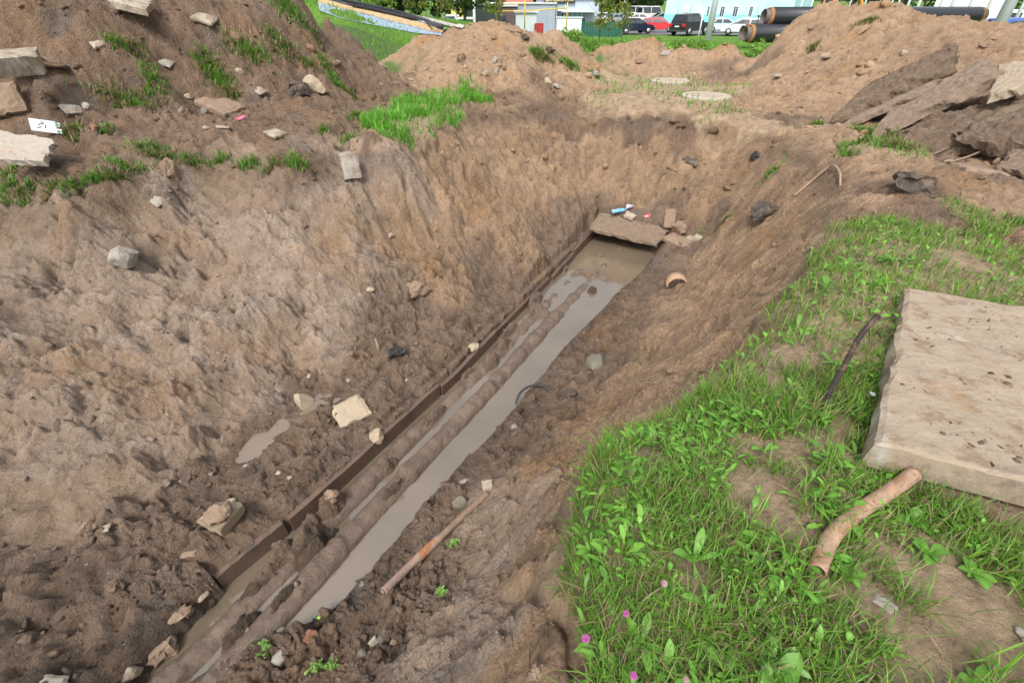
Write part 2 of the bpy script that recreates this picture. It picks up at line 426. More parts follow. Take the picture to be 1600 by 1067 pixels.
    Z = Zc
    tcl = smooth(0, .16, n - wn_ + .03 * fine)
    Z0 = base_Z0
    Z = np.where(inside & (s < .36), Z0 * (1 - tcl) + Z * tcl, Z)
    # bench just left of the trough wall stays at its top
    lb = (n > wn_ - .12) & (n <= wn_ - .01) & (s > .36) & (s < S_END)
    Z = np.where(lb, np.minimum(Z, -1.82 + .08 * mid + .03 * fb), Z)
    pc = np.array([at_z(x, y, -1.74)[:2] for x, y in [(500, 625), (440, 665), (375, 718)]])
    for q in range(2):
        ab = pc[q + 1] - pc[q]
        tq = np.clip(((X - pc[q, 0]) * ab[0] + (Y - pc[q, 1]) * ab[1]) / (ab @ ab), 0, 1)
        dq = np.hypot(X - pc[q, 0] - tq * ab[0], Y - pc[q, 1] - tq * ab[1]) + .07 * mid - .05 * fb + .03 * fine
        vq = -1.752 + .055 * smooth(.05, .16, dq) + .3 * mud * smooth(.05, .2, dq)
        Z = np.where(dq < .3, Z * smooth(.1, .3, dq) + vq * (1 - smooth(.1, .3, dq)), Z)
    # black undercut hole in the clay face and rills
    for (px, py, pz, rr, dp) in [(95, 385, -.4, .11, .22), (310, 400, -.7, .3, .07), (370, 445, -.85, .28, .07), (330, 540, -1.15, .3, .06), (1390, 272, .05, .0, 0)]:
        if rr > 0:
            c = at_z(px, py, pz)
            Z = Z - dp * np.exp(-(((X - c[0]) ** 2 + (Y - c[1]) ** 2) / rr ** 2))
    if not full:
        return Z
    cav = np.clip(.5 + 1.2 * (mud / .09), 0, 1)
    return Z, Wt, dict(scr=scr, fb=fb, fc=fc, fa=fa, turf=near_edge, mid=mid, fine=fine, big=big, idv=idv, idg=idg, idh=idh, crack=crack, rid=rid, st=st, n=n, s=s, en=en, lumpy=lumpy, R=R, g1=g1, h1=h1)

def hit(px, py, tmax=45):
    """where the line of sight through a picture position meets the ground"""
    d = ray(px, py)
    d = d / math.hypot(d[0], d[1])
    t = np.concatenate([np.linspace(.2, 4, 400), np.geomspace(4, tmax, 700)])
    X, Y, Zr = d[0] * t, d[1] * t, CAM_Z + d[2] * t
    below = np.where(Zr < heightfield(X, Y, False))[0]
    i = below[0] if len(below) else len(t) - 1
    return Vector((X[i], Y[i], heightfield(X[i:i + 1], Y[i:i + 1], False)[0]))

def gz(x, y):
    return float(heightfield(np.array([x]), np.array([y]), False)[0])

def slope_at(x, y, e=.08):
    z = heightfield(np.array([x + e, x - e, x, x]), np.array([y, y, y + e, y - e]), False)
    return Vector((-(z[0] - z[1]) / (2 * e), -(z[2] - z[3]) / (2 * e), 1)).normalized()
# ------------------------------------------------------------------ materials
MATS = {}
def new_mat(name):
    m = bpy.data.materials.new(name)
    m.use_nodes = True
    return m, m.node_tree.nodes, m.node_tree.links, m.node_tree.nodes['Principled BSDF']

def mat(name, col, rough=.7, metal=0.0, var=.15, scale=8.0, bump=.0, bscale=40.0, col2=None, spec=.4, c2scale=3.0, c2lo=.5, c2hi=.6, alpha=None, trans=0.0, ior=1.45):
    """painted / stone / metal surface with mottled colour, a second colour in patches, and relief"""
    if name in MATS: return MATS[name]
    m, N, Lk, B = new_mat(name)
    tc = N.new('ShaderNodeTexCoord')
    n1 = N.new('ShaderNodeTexNoise')
    n1.inputs['Scale'].default_value = scale
    n1.inputs['Detail'].default_value = 6
    n1.inputs['Roughness'].default_value = .65
    Lk.new(tc.outputs['Object'], n1.inputs['Vector'])
    r = N.new('ShaderNodeValToRGB')
    r.color_ramp.elements[0].position = .25
    r.color_ramp.elements[1].position = .75
    r.color_ramp.elements[0].color = (*[c * (1 - var) for c in col], 1)
    r.color_ramp.elements[1].color = (*[min(1, c * (1 + var)) for c in col], 1)
    Lk.new(n1.outputs['Fac'], r.inputs['Fac'])
    out = r.outputs['Color']
    if col2 is not None:
        n2 = N.new('ShaderNodeTexNoise')
        n2.inputs['Scale'].default_value = c2scale
        n2.inputs['Detail'].default_value = 8
        n2.inputs['Roughness'].default_value = .7
        Lk.new(tc.outputs['Object'], n2.inputs['Vector'])
        r2 = N.new('ShaderNodeMapRange')
        r2.inputs['From Min'].default_value = c2lo
        r2.inputs['From Max'].default_value = c2hi
        Lk.new(n2.outputs['Fac'], r2.inputs['Value'])
        mx = N.new('ShaderNodeMix')
        mx.data_type = 'RGBA'
        Lk.new(r2.outputs['Result'], mx.inputs['Factor'])
        Lk.new(out, mx.inputs[6])
        mx.inputs[7].default_value = (*col2, 1)
        out = mx.outputs[2]
    Lk.new(out, B.inputs['Base Color'])
    B.inputs['Roughness'].default_value = rough
    B.inputs['Metallic'].default_value = metal
    B.inputs['Specular IOR Level'].default_value = spec
    if trans:
        B.inputs['Transmission Weight'].default_value = trans
        B.inputs['IOR'].default_value = ior
    if bump:
        n3 = N.new('ShaderNodeTexNoise')
        n3.inputs['Scale'].default_value = bscale
        n3.inputs['Detail'].default_value = 8
        n3.inputs['Roughness'].default_value = .7
        Lk.new(tc.outputs['Object'], n3.inputs['Vector'])
        bp = N.new('ShaderNodeBump')
        bp.inputs['Strength'].default_value = 1.0
        bp.inputs['Distance'].default_value = bump
        Lk.new(n3.outputs['Fac'], bp.inputs['Height'])
        Lk.new(bp.outputs['Normal'], B.inputs['Normal'])
    MATS[name] = m
    return m

def soil_mat(name='soil'):
    m, N, Lk, B = new_mat(name)
    vc = N.new('ShaderNodeVertexColor'); vc.layer_name = 'tint'
    pr = N.new('ShaderNodeVertexColor'); pr.layer_name = 'prop'      # r wetness, g salt, b grit
    sp = N.new('ShaderNodeSeparateColor')
    Lk.new(pr.outputs['Color'], sp.inputs['Color'])
    tc = N.new('ShaderNodeTexCoord')
    def noise(scale, detail=8, rough=.65):
        n = N.new('ShaderNodeTexNoise')
        n.inputs['Scale'].default_value = scale
        n.inputs['Detail'].default_value = detail
        n.inputs['Roughness'].default_value = rough
        Lk.new(tc.outputs['Object'], n.inputs['Vector'])
        return n
    def mth(op, a, b=None, c=None):
        n = N.new('ShaderNodeMath'); n.operation = op
        for i, v in enumerate((a, b, c)):
            if v is None: continue
            if isinstance(v, (int, float)): n.inputs[i].default_value = v
            else: Lk.new(v, n.inputs[i])
        return n.outputs[0]
    na, nb, nc, nd = noise(26), noise(95, 6, .7), noise(6, 8, .7), noise(11, 10, .75)
    v = mth('ADD', mth('MULTIPLY', na.outputs['Fac'], .9), mth('MULTIPLY', nb.outputs['Fac'], .9))
    v = mth('ADD', v, .1)
    mul = N.new('ShaderNodeMix'); mul.data_type = 'RGBA'; mul.blend_type = 'MULTIPLY'
    mul.inputs['Factor'].default_value = 1.0
    Lk.new(vc.outputs['Color'], mul.inputs[6])
    cmb = N.new('ShaderNodeCombineColor')
    for i in range(3): Lk.new(v, cmb.inputs[i])
    Lk.new(cmb.outputs[0], mul.inputs[7])
    # salt bloom
    ns = noise(60, 10, .8)
    sm = N.new('ShaderNodeMapRange')
    sm.inputs['From Min'].default_value = .48
    sm.inputs['From Max'].default_value = .60
    Lk.new(ns.outputs['Fac'], sm.inputs['Value'])
    sf = mth('MULTIPLY', sm.outputs[0], sp.outputs['Green'])
    nm = N.new('ShaderNodeMapRange')
    nm.inputs['From Min'].default_value = .38
    nm.inputs['From Max'].default_value = .62
    Lk.new(nc.outputs['Fac'], nm.inputs['Value'])
    sf = mth('MULTIPLY', sf, nm.outputs[0])
    sl = N.new('ShaderNodeMix'); sl.data_type = 'RGBA'
    Lk.new(sf, sl.inputs['Factor'])
    Lk.new(mul.outputs[2], sl.inputs[6])
    sl.inputs[7].default_value = (.43, .38, .335, 1)
    Lk.new(sl.outputs[2], B.inputs['Base Color'])
    # wet sheen
    rr = mth('MULTIPLY', sp.outputs['Red'], mth('MULTIPLY', nc.outputs['Fac'], 1.1))
    ro = mth('SUBTRACT', .95, rr)
    Lk.new(ro, B.inputs['Roughness'])
    B.inputs['Specular IOR Level'].default_value = .38
    # relief in the grain
    hgt = mth('ADD', mth('ADD', mth('MULTIPLY', na.outputs['Fac'], 1.0), mth('MULTIPLY', nb.outputs['Fac'], .45)), mth('MULTIPLY', nd.outputs['Fac'], 2.2))
    vr = N.new('ShaderNodeTexVoronoi'); vr.inputs['Scale'].default_value = 45
    Lk.new(tc.outputs['Object'], vr.inputs['Vector'])
    hgt = mth('SUBTRACT', hgt, mth('MULTIPLY', mth('MULTIPLY', vr.outputs['Distance'], sp.outputs['Blue']), .6))
    bp = N.new('ShaderNodeBump')
    bp.inputs['Strength'].default_value = 1.0
    bp.inputs['Distance'].default_value = .038
    Lk.new(hgt, bp.inputs['Height'])
    Lk.new(bp.outputs['Normal'], B.inputs['Normal'])
    return m

def leaf_mat(name, attr='tint', trans=.35, rough=.5):
    m, N, Lk, B = new_mat(name)
    vc = N.new('ShaderNodeVertexColor'); vc.layer_name = attr
    Lk.new(vc.outputs['Color'], B.inputs['Base Color'])
    B.inputs['Roughness'].default_value = rough
    B.inputs['Specular IOR Level'].default_value = .35
    tr = N.new('ShaderNodeBsdfTranslucent')
    g = N.new('ShaderNodeMix'); g.data_type = 'RGBA'; g.blend_type = 'MULTIPLY'
    g.inputs['Factor'].default_value = 1.0
    Lk.new(vc.outputs['Color'], g.inputs[6])
    g.inputs[7].default_value = (1.2, 1.5, .5, 1)
    Lk.new(g.outputs[2], tr.inputs['Color'])
    mx = N.new('ShaderNodeMixShader')
    mx.inputs[0].default_value = trans
    Lk.new(B.outputs[0], mx.inputs[1])
    Lk.new(tr.outputs[0], mx.inputs[2])
    Lk.new(mx.outputs[0], N['Material Output'].inputs['Surface'])
    return m

SOIL = soil_mat()
LEAF = leaf_mat('leaf')

# ------------------------------------------------------------------ ground mesh
COLZ = np.array([(.165, .114, .079), (.295, .214, .155), (.320, .212, .130), (.172, .112, .074), (.33, .236, .152), (.075, .135, .028)])

def ground_look(X, Y, Z, Wt, a):
    M, C, S, T, G, L = Wt.T
    # sharpen the zone borders a little
    P = Wt ** 1.6
    P /= P.sum(1, keepdims=True)
    Cc = P @ COLZ
    Ms = (M + C * .3)[:, None]
    v = 1 + .22 * a['mid'] + .20 * (a['idv'] - .5) * (M + T + S * .5) + .22 * (a['idg'] - .5) * (1 - L) + .12 * a['fine'] + .25 * a['big'] * (1 - L)
    v = v + (.30 * (a['fb'] + .12) + .22 * (a['fc'] + .12)) * (1 - L)
    Cc = Cc * np.clip(v, .4, 1.7)[:, None]
    # iron-stained orange patches and grey patches
    o = smooth(.10, .5, fbm(X * 1.1 + 5, Y * 1.1, 4, 101)) * (S * .8 + C * .55 + T * .25 + M * .2)
    Cc = Cc * (1 - o[:, None]) + np.array([.34, .19, .085]) * o[:, None]
    g = smooth(.12, .55, fbm(X * 1.5 - 8, Y * 1.5, 4, 105)) * (M * .5 + C * .3 + T * .6)
    Cc = Cc * (1 - g[:, None]) + (np.array([.17, .145, .125]) * (1 + .2 * a['mid'][:, None])) * g[:, None]
    # band of dark topsoil just under the old turf
    d = np.exp(-((Z + .2 + .08 * a['mid']) / .13) ** 2) * smooth(14, 11, a['R']) * (1 - .75 * smooth(3.2, 2.0, a['R']) * (X > -.8)) * (C + S + T * .6) * .65 * smooth(-.2, .3, a['big'] + .35)
    Cc = Cc * (1 - d[:, None]) + np.array([.085, .06, .042]) * d[:, None]
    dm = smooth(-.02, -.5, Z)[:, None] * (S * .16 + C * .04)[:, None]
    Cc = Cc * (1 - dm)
    # waterlogged rim beside the trough
    w = np.exp(-np.clip(a['n'] - a['en'], 0, 9) / .16) * (a['n'] > a['en'] - .5) * (a['s'] < S_END + .2) * M
    Cc = Cc * (1 - .42 * w[:, None])
    # smooth brown smears of the digger bucket on the clay
    sm = a['scr'] * (C * .6 + S * .35 * smooth(0, -.3, Z))
    Cc = Cc * (1 - sm[:, None] * .7) + np.array([.29, .195, .115]) * sm[:, None] * .7
    wet = np.clip(M * 1.0 * smooth(-1.45, -1.75, Z) * (.55 + .5 * a['lumpy']) + w * .6 + .12 * T, 0, 1)
    salt = np.clip(C * 1.1 * (1 - sm) * smooth(-.3, .25, a['big'] + .25), 0, 1) + .12 * S
    grit = np.clip(S + T + .6 * M, 0, 1)
    return np.clip(Cc, .01, .6), np.stack([wet, np.clip(salt, 0, 1), grit], 1)

th_f = np.radians(np.concatenate([np.linspace(-90, -58, 70)[:-1], np.linspace(-58, 58, 790), np.linspace(58, 90, 60)[1:]]))
th_b = np.radians(np.linspace(90, 270, 42))[1:-1]
TH = np.concatenate([th_f, th_b])
RR = np.concatenate([np.geomspace(.22, .9, 50)[:-1], np.geomspace(.9, 3.2, 250)[:-1], np.geomspace(3.2, 12, 480)[:-1], np.geomspace(12, 13.5, 30)[:-1], np.geomspace(13.5, 20.5, 90)])
RF = np.concatenate([np.geomspace(20.5, 80, 90), np.geomspace(80, 3000, 24)[1:]])
nT = len(TH)

def polar(Rv, name, hole=False, mt=SOIL):
    X = (Rv[:, None] * np.sin(TH)[None]).ravel()
    Y = (Rv[:, None] * np.cos(TH)[None]).ravel()
    Z, Wt, a = heightfield(X, Y)
    far = smooth(70, 90, np.hypot(X, Y))
    Z = Z * (1 - far) + -1.4 * far
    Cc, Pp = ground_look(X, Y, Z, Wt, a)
    V = np.stack([X, Y, Z], 1)
    nR = len(Rv)
    i, j = np.meshgrid(np.arange(nR - 1), np.arange(nT), indexing='ij')
    j2 = (j + 1) % nT
    Fq = np.stack([i * nT + j, i * nT + j2, (i + 1) * nT + j2, (i + 1) * nT + j], -1).reshape(-1, 4)
    Fs = [Fq[:, ::-1]]
    if hole:
        c = len(V)
        V = np.concatenate([V, [[0, 0, Z[:nT].mean()]]])
        Cc = np.concatenate([Cc, Cc[:1]])
        Pp = np.concatenate([Pp, Pp[:1]])
        jj = np.arange(nT)
        Fs.append(np.stack([np.full(nT, c), (jj + 1) % nT, jj], 1))
    me = np_mesh(name, V, Fs)
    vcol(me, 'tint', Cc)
    vcol(me, 'prop', Pp)
    me.materials.append(mt)
    me.polygons.foreach_set('use_smooth', np.ones(len(me.polygons), dtype=bool))
    o = bpy.data.objects.new(name, me)
    COL.objects.link(o)
    o['kind'] = 'structure'
    return o

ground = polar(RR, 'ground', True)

def lawn_mat():
    m, N, Lk, B = new_mat('lawn')
    tc = N.new('ShaderNodeTexCoord')
    n = N.new('ShaderNodeTexNoise'); n.inputs['Scale'].default_value = .35; n.inputs['Detail'].default_value = 10; n.inputs['Roughness'].default_value = .75
    Lk.new(tc.outputs['Object'], n.inputs['Vector'])
    r = N.new('ShaderNodeValToRGB')
    r.color_ramp.elements[0].position = .3; r.color_ramp.elements[0].color = (.062, .145, .018, 1)
    r.color_ramp.elements[1].position = .7; r.color_ramp.elements[1].color = (.125, .225, .035, 1)
    Lk.new(n.outputs['Fac'], r.inputs['Fac'])
    Lk.new(r.outputs[0], B.inputs['Base Color'])
    B.inputs['Roughness'].default_value = .9
    B.inputs['Specular IOR Level'].default_value = .15
    n2 = N.new('ShaderNodeTexNoise'); n2.inputs['Scale'].default_value = 9; n2.inputs['Detail'].default_value = 6
    Lk.new(tc.outputs['Object'], n2.inputs['Vector'])
    bp = N.new('ShaderNodeBump'); bp.inputs['Distance'].default_value = .12
    Lk.new(n2.outputs['Fac'], bp.inputs['Height'])
    Lk.new(bp.outputs[0], B.inputs['Normal'])
    return m
lawn = polar(RF, 'lawn', False, lawn_mat())

# ------------------------------------------------------------------ water
def water_mat(name, col, rough):
    m, N, Lk, B = new_mat(name)
    tc = N.new('ShaderNodeTexCoord')
    n = N.new('ShaderNodeTexNoise'); n.inputs['Scale'].default_value = 1.2; n.inputs['Detail'].default_value = 5
    Lk.new(tc.outputs['Object'], n.inputs['Vector'])
    r = N.new('ShaderNodeValToRGB')
    r.color_ramp.elements[0].position = .3; r.color_ramp.elements[0].color = (*[c * .8 for c in col], 1)
    r.color_ramp.elements[1].position = .7; r.color_ramp.elements[1].color = (*[c * 1.2 for c in col], 1)
    Lk.new(n.outputs['Fac'], r.inputs['Fac'])
    Lk.new(r.outputs[0], B.inputs['Base Color'])
    B.inputs['Roughness'].default_value = rough
    n4 = N.new('ShaderNodeTexNoise'); n4.inputs['Scale'].default_value = 5; n4.inputs['Detail'].default_value = 3
    Lk.new(tc.outputs['Object'], n4.inputs['Vector'])
    b4 = N.new('ShaderNodeBump'); b4.inputs['Distance'].default_value = .0035
    Lk.new(n4.outputs['Fac'], b4.inputs['Height']); Lk.new(b4.outputs[0], B.inputs['Normal'])
    B.inputs['IOR'].default_value = 1.75
    B.inputs['Specular IOR Level'].default_value = .85
    return m
WATER = water_mat('muddy_water', (.135, .105, .072), .03)
V = []
for s in np.linspace(-3.4, S_END + .6, 30):
    V.append(sn(s, -3.02, WATER_Z)); V.append(sn(s, -1.35, WATER_Z))
Fq = np.array([[2 * i, 2 * i + 1, 2 * i + 3, 2 * i + 2] for i in range(29)])
w = link('water', np_mesh('water', np.array(V), [Fq]), WATER)
w['kind'] = 'structure'
# shallow rill of water lying on the bench left of the trough
pts = [(520, 612), (455, 655), (420, 680), (385, 705), (345, 740)]
wid = [.17, .17, .17, .17, .17]
V = []
for (x, y), ww in zip(pts, wid):
    c = at_z(x, y, -1.74)
    for k in (-1, 1):
        V.append((c[0] + DN[0] * ww * k, c[1] + DN[1] * ww * k, -1.74))
Fq = np.array([[2 * i, 2 * i + 1, 2 * i + 3, 2 * i + 2] for i in range(4)])
w = link('puddle', np_mesh('puddle', np.array(V), [Fq]), water_mat('puddle_water', (.15, .108, .072), .3))
w['kind'] = 'structure'

# ------------------------------------------------------------------ duct trough and pipes
WALLM = mat('brown_duct_wall', (.115, .075, .052), .45, 0, .25, 6, .004, 30, col2=(.07, .052, .042), spec=.4)
MUDDY = mat('caked_mud', (.125, .088, .064), .6, 0, .3, 9, .022, 28, col2=(.17, .12, .085), spec=.45)
trough = empty('duct_trough', sn(3, -2.3, WATER_Z), 0, 'brown left side panels of the sunken duct trough along the muddy water', 'duct trough')
inv = Matrix.Translation(-trough.location)
def wall_piece(s0, s1, top0, top1, off, bot=-2.45, th=.05):
    bm = bmesh.new()
    K = 10
    prev = None
    for i in range(K + 1):
        s = s0 + (s1 - s0) * i / K
        n0 = float(np.interp(s, WALL_S, WALL_N)) + off
        tp = top0 + (top1 - top0) * i / K + random.uniform(-.010, .004) - .03
        q = [bm.verts.new(sn(s, n0, tp) - trough.location), bm.verts.new(sn(s, n0 - th, tp + .004) - trough.location), bm.verts.new(sn(s, n0 - th, bot) - trough.location), bm.verts.new(sn(s, n0, bot) - trough.location)]
        if prev:
            for k in range(4):
                bm.faces.new((prev[k], prev[(k + 1) % 4], q[(k + 1) % 4], q[k]))
        else: bm.faces.new(q[::-1])
        prev = q
    bm.faces.new(prev)
    bmesh.ops.recalc_face_normals(bm, faces=bm.faces[:])
    return bm_obj('wall_panel', bm, WALLM, trough)
for s0, s1, t0, t1, off in [(.37, .93, -1.8, -1.79, .02), (.98, 2.98, -1.79, -1.80, .03), (3.0, 4.25, -1.83, -1.82, .05), (4.3, 6.0, -1.85, -1.86, .03), (6.1, 7.0, -1.88, -1.84, .05), (7.02, 8.4, -1.82, -1.78, .03)]:
    wall_piece(s0, s1, t0, t1, off)

def mud_pipe(name, s0, s1, n0, n1, z0, z1, r, label, k):
    ns, nt = int((s1 - s0) / .022), 26
    V = []
    S_ = np.linspace(s0, s1, ns)
    A = np.linspace(0, 2 * math.pi, nt, endpoint=False)
    SS, AA = np.meshgrid(S_, A, indexing='ij')
    t = (SS - s0) / (s1 - s0)
    nn = n0 + (n1 - n0) * t + .01 * np.sin(SS * 1.7 + k)
    zz = z0 + (z1 - z0) * np.clip((SS - 3.8) / 3.0, 0, 1) + .008 * np.sin(SS * 1.1 + k)
    top = np.clip(np.sin(AA), 0, 1)
    u = SS * 1.0
    v = AA / (2 * math.pi) * 2 * math.pi * r
    v = np.abs(AA - math.pi / 2) * r
    lump = .045 * np.abs(fbm(SS * 7, v * 7 + k, 4, 135 + k, .6)) * smooth(-.3, .3, fbm(SS * 1.1, v * 2 + k, 2, 137 + k)) + .03 * fbm(SS * 5, v * 5 + k * 3, 4, 130 + k, .6) + .03 * (1 - worley(SS * 9, v * 9 + 7 * k, 140 + k)[0] ** 2) * smooth(-.1, .5, fbm(SS * 1.3, v + 3 * k, 2, 150 + k))
    rr = r * (1 + .03 * np.sin(SS * .9 + k)) + (lump + .03 * (facets(SS * 7 + 2 * perlin(SS * 3, v * 3, 175), v * 13 + k * 2, 170 + k) + .1) * smooth(-.25, .25, fbm(SS * 1.5, v + k, 2, 172))) * (.10 + .9 * top) + .02 * top * smooth(-.2, .4, fbm(SS * .8, v, 2, 160 + k))
    off = nn + np.cos(AA) * rr
    X = SS * DS[0] + off * DN[0]
    Y = SS * DS[1] + off * DN[1]
    Z = zz + np.sin(AA) * rr
    V = np.stack([X.ravel(), Y.ravel(), Z.ravel()], 1)
    o0 = sn((s0 + s1) / 2, (n0 + n1) / 2, -2.05)
    V -= np.array(o0)
    i, j = np.meshgrid(np.arange(ns - 1), np.arange(nt), indexing='ij')
    j2 = (j + 1) % nt
    Fq = np.stack([i * nt + j, (i + 1) * nt + j, (i + 1) * nt + j2, i * nt + j2], -1).reshape(-1, 4)
    me = np_mesh(name, V, [Fq])
    o = link(name, me, MUDDY, None, True)
    o.location = o0
    tag(o, label, 'pipe')
    return o
mud_pipe('insulated_pipe', -3.3, 8.4, -2.57, -2.60, -2.055, -2.15, .105, 'mud-caked heating pipe nearer the brown trough wall, left of its twin', 1)
mud_pipe('insulated_pipe', -3.3, 8.4, -2.30, -2.32, -2.04, -2.13, .112, 'mud-caked heating pipe in the middle of the water, right of its twin', 2)
# ------------------------------------------------------------------ clods and pebbles scattered over the dug ground
def lump_protos(sub, k, rng):
    out = []
    for q in range(k):
        bm = bmesh.new()
        bmesh.ops.create_icosphere(bm, subdivisions=sub, radius=1)
        V = np.array([v.co[:] for v in bm.verts])
        F = np.array([[v.index for v in f.verts] for f in bm.faces])
        bm.free()
        for c in range(9):
            d = rng.normal(size=3); d /= np.linalg.norm(d)
            lim = rng.uniform(.25, .7)
            e = V @ d
            V = V - np.clip(e - lim, 0, None)[:, None] * d
        V = V * (1 + rng.normal(size=(len(V), 1)) * .07) * np.array([1, rng.uniform(.5, 1), rng.uniform(.35, .7)])
        out.append((V, F))
    return out

def rot_mats(n, rng, tilt=1.0):
    a = rng.uniform(0, 2 * math.pi, n)
    ax = rng.normal(size=(n, 3)) * np.array([tilt, tilt, 1])
    ax /= np.linalg.norm(ax, axis=1, keepdims=True)
    c, s = np.cos(a), np.sin(a)
    x, y, z = ax.T
    C = 1 - c
    return np.stack([np.stack([c + x * x * C, x * y * C - z * s, x * z * C + y * s], -1),
                     np.stack([y * x * C + z * s, c + y * y * C, y * z * C - x * s], -1),
                     np.stack([z * x * C - y * s, z * y * C + x * s, c + z * z * C], -1)], 1)

def scatter(name, N, sub, smin, smax, rmin, rmax, seed, sink=.25, power=2.0):
    rng = np.random.default_rng(seed)
    n0 = N * 5
    r = np.exp(rng.uniform(math.log(rmin), math.log(rmax), n0))
    t = np.radians(rng.uniform(-80, 62, n0))
    X, Y = r * np.sin(t), r * np.cos(t)
    Z, Wt, a = heightfield(X, Y)
    M, C, S, T, G, L = Wt.T
    cl = .5 + .9 * fbm(X * 1.6, Y * 1.6, 3, 200 + seed)
    prob = (M * 1.0 + T * .9 + S * .9 + C * .42 + G * .06) * np.clip(cl, .06, 1) * (1 - L)
    n_, s_ = a['n'], a['s']
    en = a['en']
    prob[(Z < WATER_Z + .01)] = 0
    keep = np.where(rng.random(n0) < prob * 1.15)[0][:N]
    X, Y, Z = X[keep], Y[keep], Z[keep]
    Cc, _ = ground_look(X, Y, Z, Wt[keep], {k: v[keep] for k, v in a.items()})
    m = len(X)
    size = smin * (smax / smin) ** (rng.random(m) ** power) * (1 + .25 * smooth(6, 14, np.hypot(X, Y)))
    protos = lump_protos(sub, 12, rng)
    which = rng.integers(0, 12, m)
    R = rot_mats(m, rng, .4)
    shade = rng.uniform(.95, 1.35, m)
    pale = rng.random(m) < .05
    Cc = Cc * shade[:, None]
    Cc[pale] = np.array([.34, .30, .25]) * rng.uniform(.7, 1.15, (pale.sum(), 1))
    VV, FF, CC = [], [], []
    off = 0
    for q in range(12):
        idx = np.where(which == q)[0]
        V, F = protos[q]
        P = np.einsum('nij,vj->nvi', R[idx], V) * size[idx][:, None, None]
        P += np.stack([X[idx], Y[idx], Z[idx] + size[idx] * (.30 - sink)], -1)[:, None, :]
        VV.append(P.reshape(-1, 3))
        FF.append((F[None] + (np.arange(len(idx)) * len(V))[:, None, None] + off).reshape(-1, 3))
        off += len(idx) * len(V)
        CC.append(np.repeat(Cc[idx], len(V), 0))
    me = np_mesh(name, np.concatenate(VV), [np.concatenate(FF)])
    vcol(me, 'tint', np.concatenate(CC))
    vcol(me, 'prop', np.tile([.25, .05, .5], (off, 1)))
    o = link(name, me, SOIL)
    o['kind'] = 'stuff'
    o['label'] = 'loose clods and crumbs of earth lying over the dug slopes'
    return o
scatter('soil_clods', 4600, 1, .014, .07, 1.3, 14, 1, power=2.2)
scatter('spoil_clods', 1500, 1, .03, .16, 8.5, 18, 5, power=2.6)
def scatter_small():
    return scatter('soil_crumbs', 6000, 1, .005, .018, .8, 8, 2, power=1.3)
scatter_small()

# ------------------------------------------------------------------ stones and rubble
def stone_mesh(name, seed, dims, sub=3, cuts=12, rough=.05, mt=None):
    rng = np.random.default_rng(seed)
    bm = bmesh.new()
    bmesh.ops.create_icosphere(bm, subdivisions=sub, radius=1)
    V = np.array([v.co[:] for v in bm.verts])
    for c in range(cuts):
        d = rng.normal(size=3); d /= np.linalg.norm(d)
        lim = rng.uniform(.42, .82)
        e = V @ d
        V = V - np.clip(e - lim, 0, None)[:, None] * d
    V += rough * np.stack([perlin(V[:, 0] * 3 + seed, V[:, 1] * 3 + V[:, 2] * 2, 5 + k) for k in range(3)], 1)
    V /= np.abs(V).max(0)
    V *= np.array(dims) / 2
    for v, c in zip(bm.verts, V): v.co = c
    return bm_obj(name, bm, mt)

def slab_bm(w, l, t, seed, cell=.06, rag=.02, rel=.008, chip=.03, shape=None):
    """broken plate: w along x, l along y, thickness t, ragged outline, chipped rim"""
    nx, ny = max(4, int(w / cell)), max(4, int(l / cell))
    bm = bmesh.new()
    us, vs_ = np.linspace(-1, 1, nx + 1), np.linspace(-1, 1, ny + 1)
    U, Vv = np.meshgrid(us, vs_, indexing='ij')
    e = np.maximum(np.abs(U), np.abs(Vv))
    ang = np.arctan2(Vv, U)
    k = 1 + rag / min(w, l) * 2 * fbm(np.cos(ang) * 3 + seed, np.sin(ang) * 3, 4, 300 + seed % 50, .6) * e
    Xs, Ys = U * w / 2 * k, Vv * l / 2 * k
    if shape is not None: Xs, Ys = shape(U, Vv, Xs, Ys)
    top = t / 2 + rel * fbm(Xs * 6 + seed, Ys * 6, 4, 320, .6) * 2 - (e > .99) * chip * (.4 + np.clip(fbm(Xs * 9, Ys * 9 + seed, 3, 330), 0, 1))
    bot = -t / 2 + rel * fbm(Xs * 5, Ys * 5 - seed, 3, 340) + (e > .99) * chip * .3
    T = [[bm.verts.new((Xs[i, j], Ys[i, j], top[i, j])) for j in range(ny + 1)] for i in range(nx + 1)]
    Bt = [[bm.verts.new((Xs[i, j], Ys[i, j], bot[i, j])) for j in range(ny + 1)] for i in range(nx + 1)]
    for i in range(nx):
        for j in range(ny):
            bm.faces.new((T[i][j], T[i + 1][j], T[i + 1][j + 1], T[i][j + 1]))
            bm.faces.new((Bt[i][j], Bt[i][j + 1], Bt[i + 1][j + 1], Bt[i + 1][j]))
    rim = [(i, 0) for i in range(nx)] + [(nx, j) for j in range(ny)] + [(i, ny) for i in range(nx, 0, -1)] + [(0, j) for j in range(ny, 0, -1)]
    m = []
    for (i, j) in rim:
        a, b = T[i][j].co, Bt[i][j].co
        c = (a + b) / 2
        c.x *= 1 + random.uniform(.0, .006) / w * 2
        c.y *= 1 + random.uniform(.0, .006) / l * 2
        m.append(bm.verts.new(c))
    L_ = len(rim)
    for q in range(L_):
        (i, j), (i2, j2) = rim[q], rim[(q + 1) % L_]
        bm.faces.new((T[i][j], m[q], m[(q + 1) % L_], T[i2][j2]))
        bm.faces.new((m[q], Bt[i][j], Bt[i2][j2], m[(q + 1) % L_]))
    bmesh.ops.recalc_face_normals(bm, faces=bm.faces[:])
    return bm

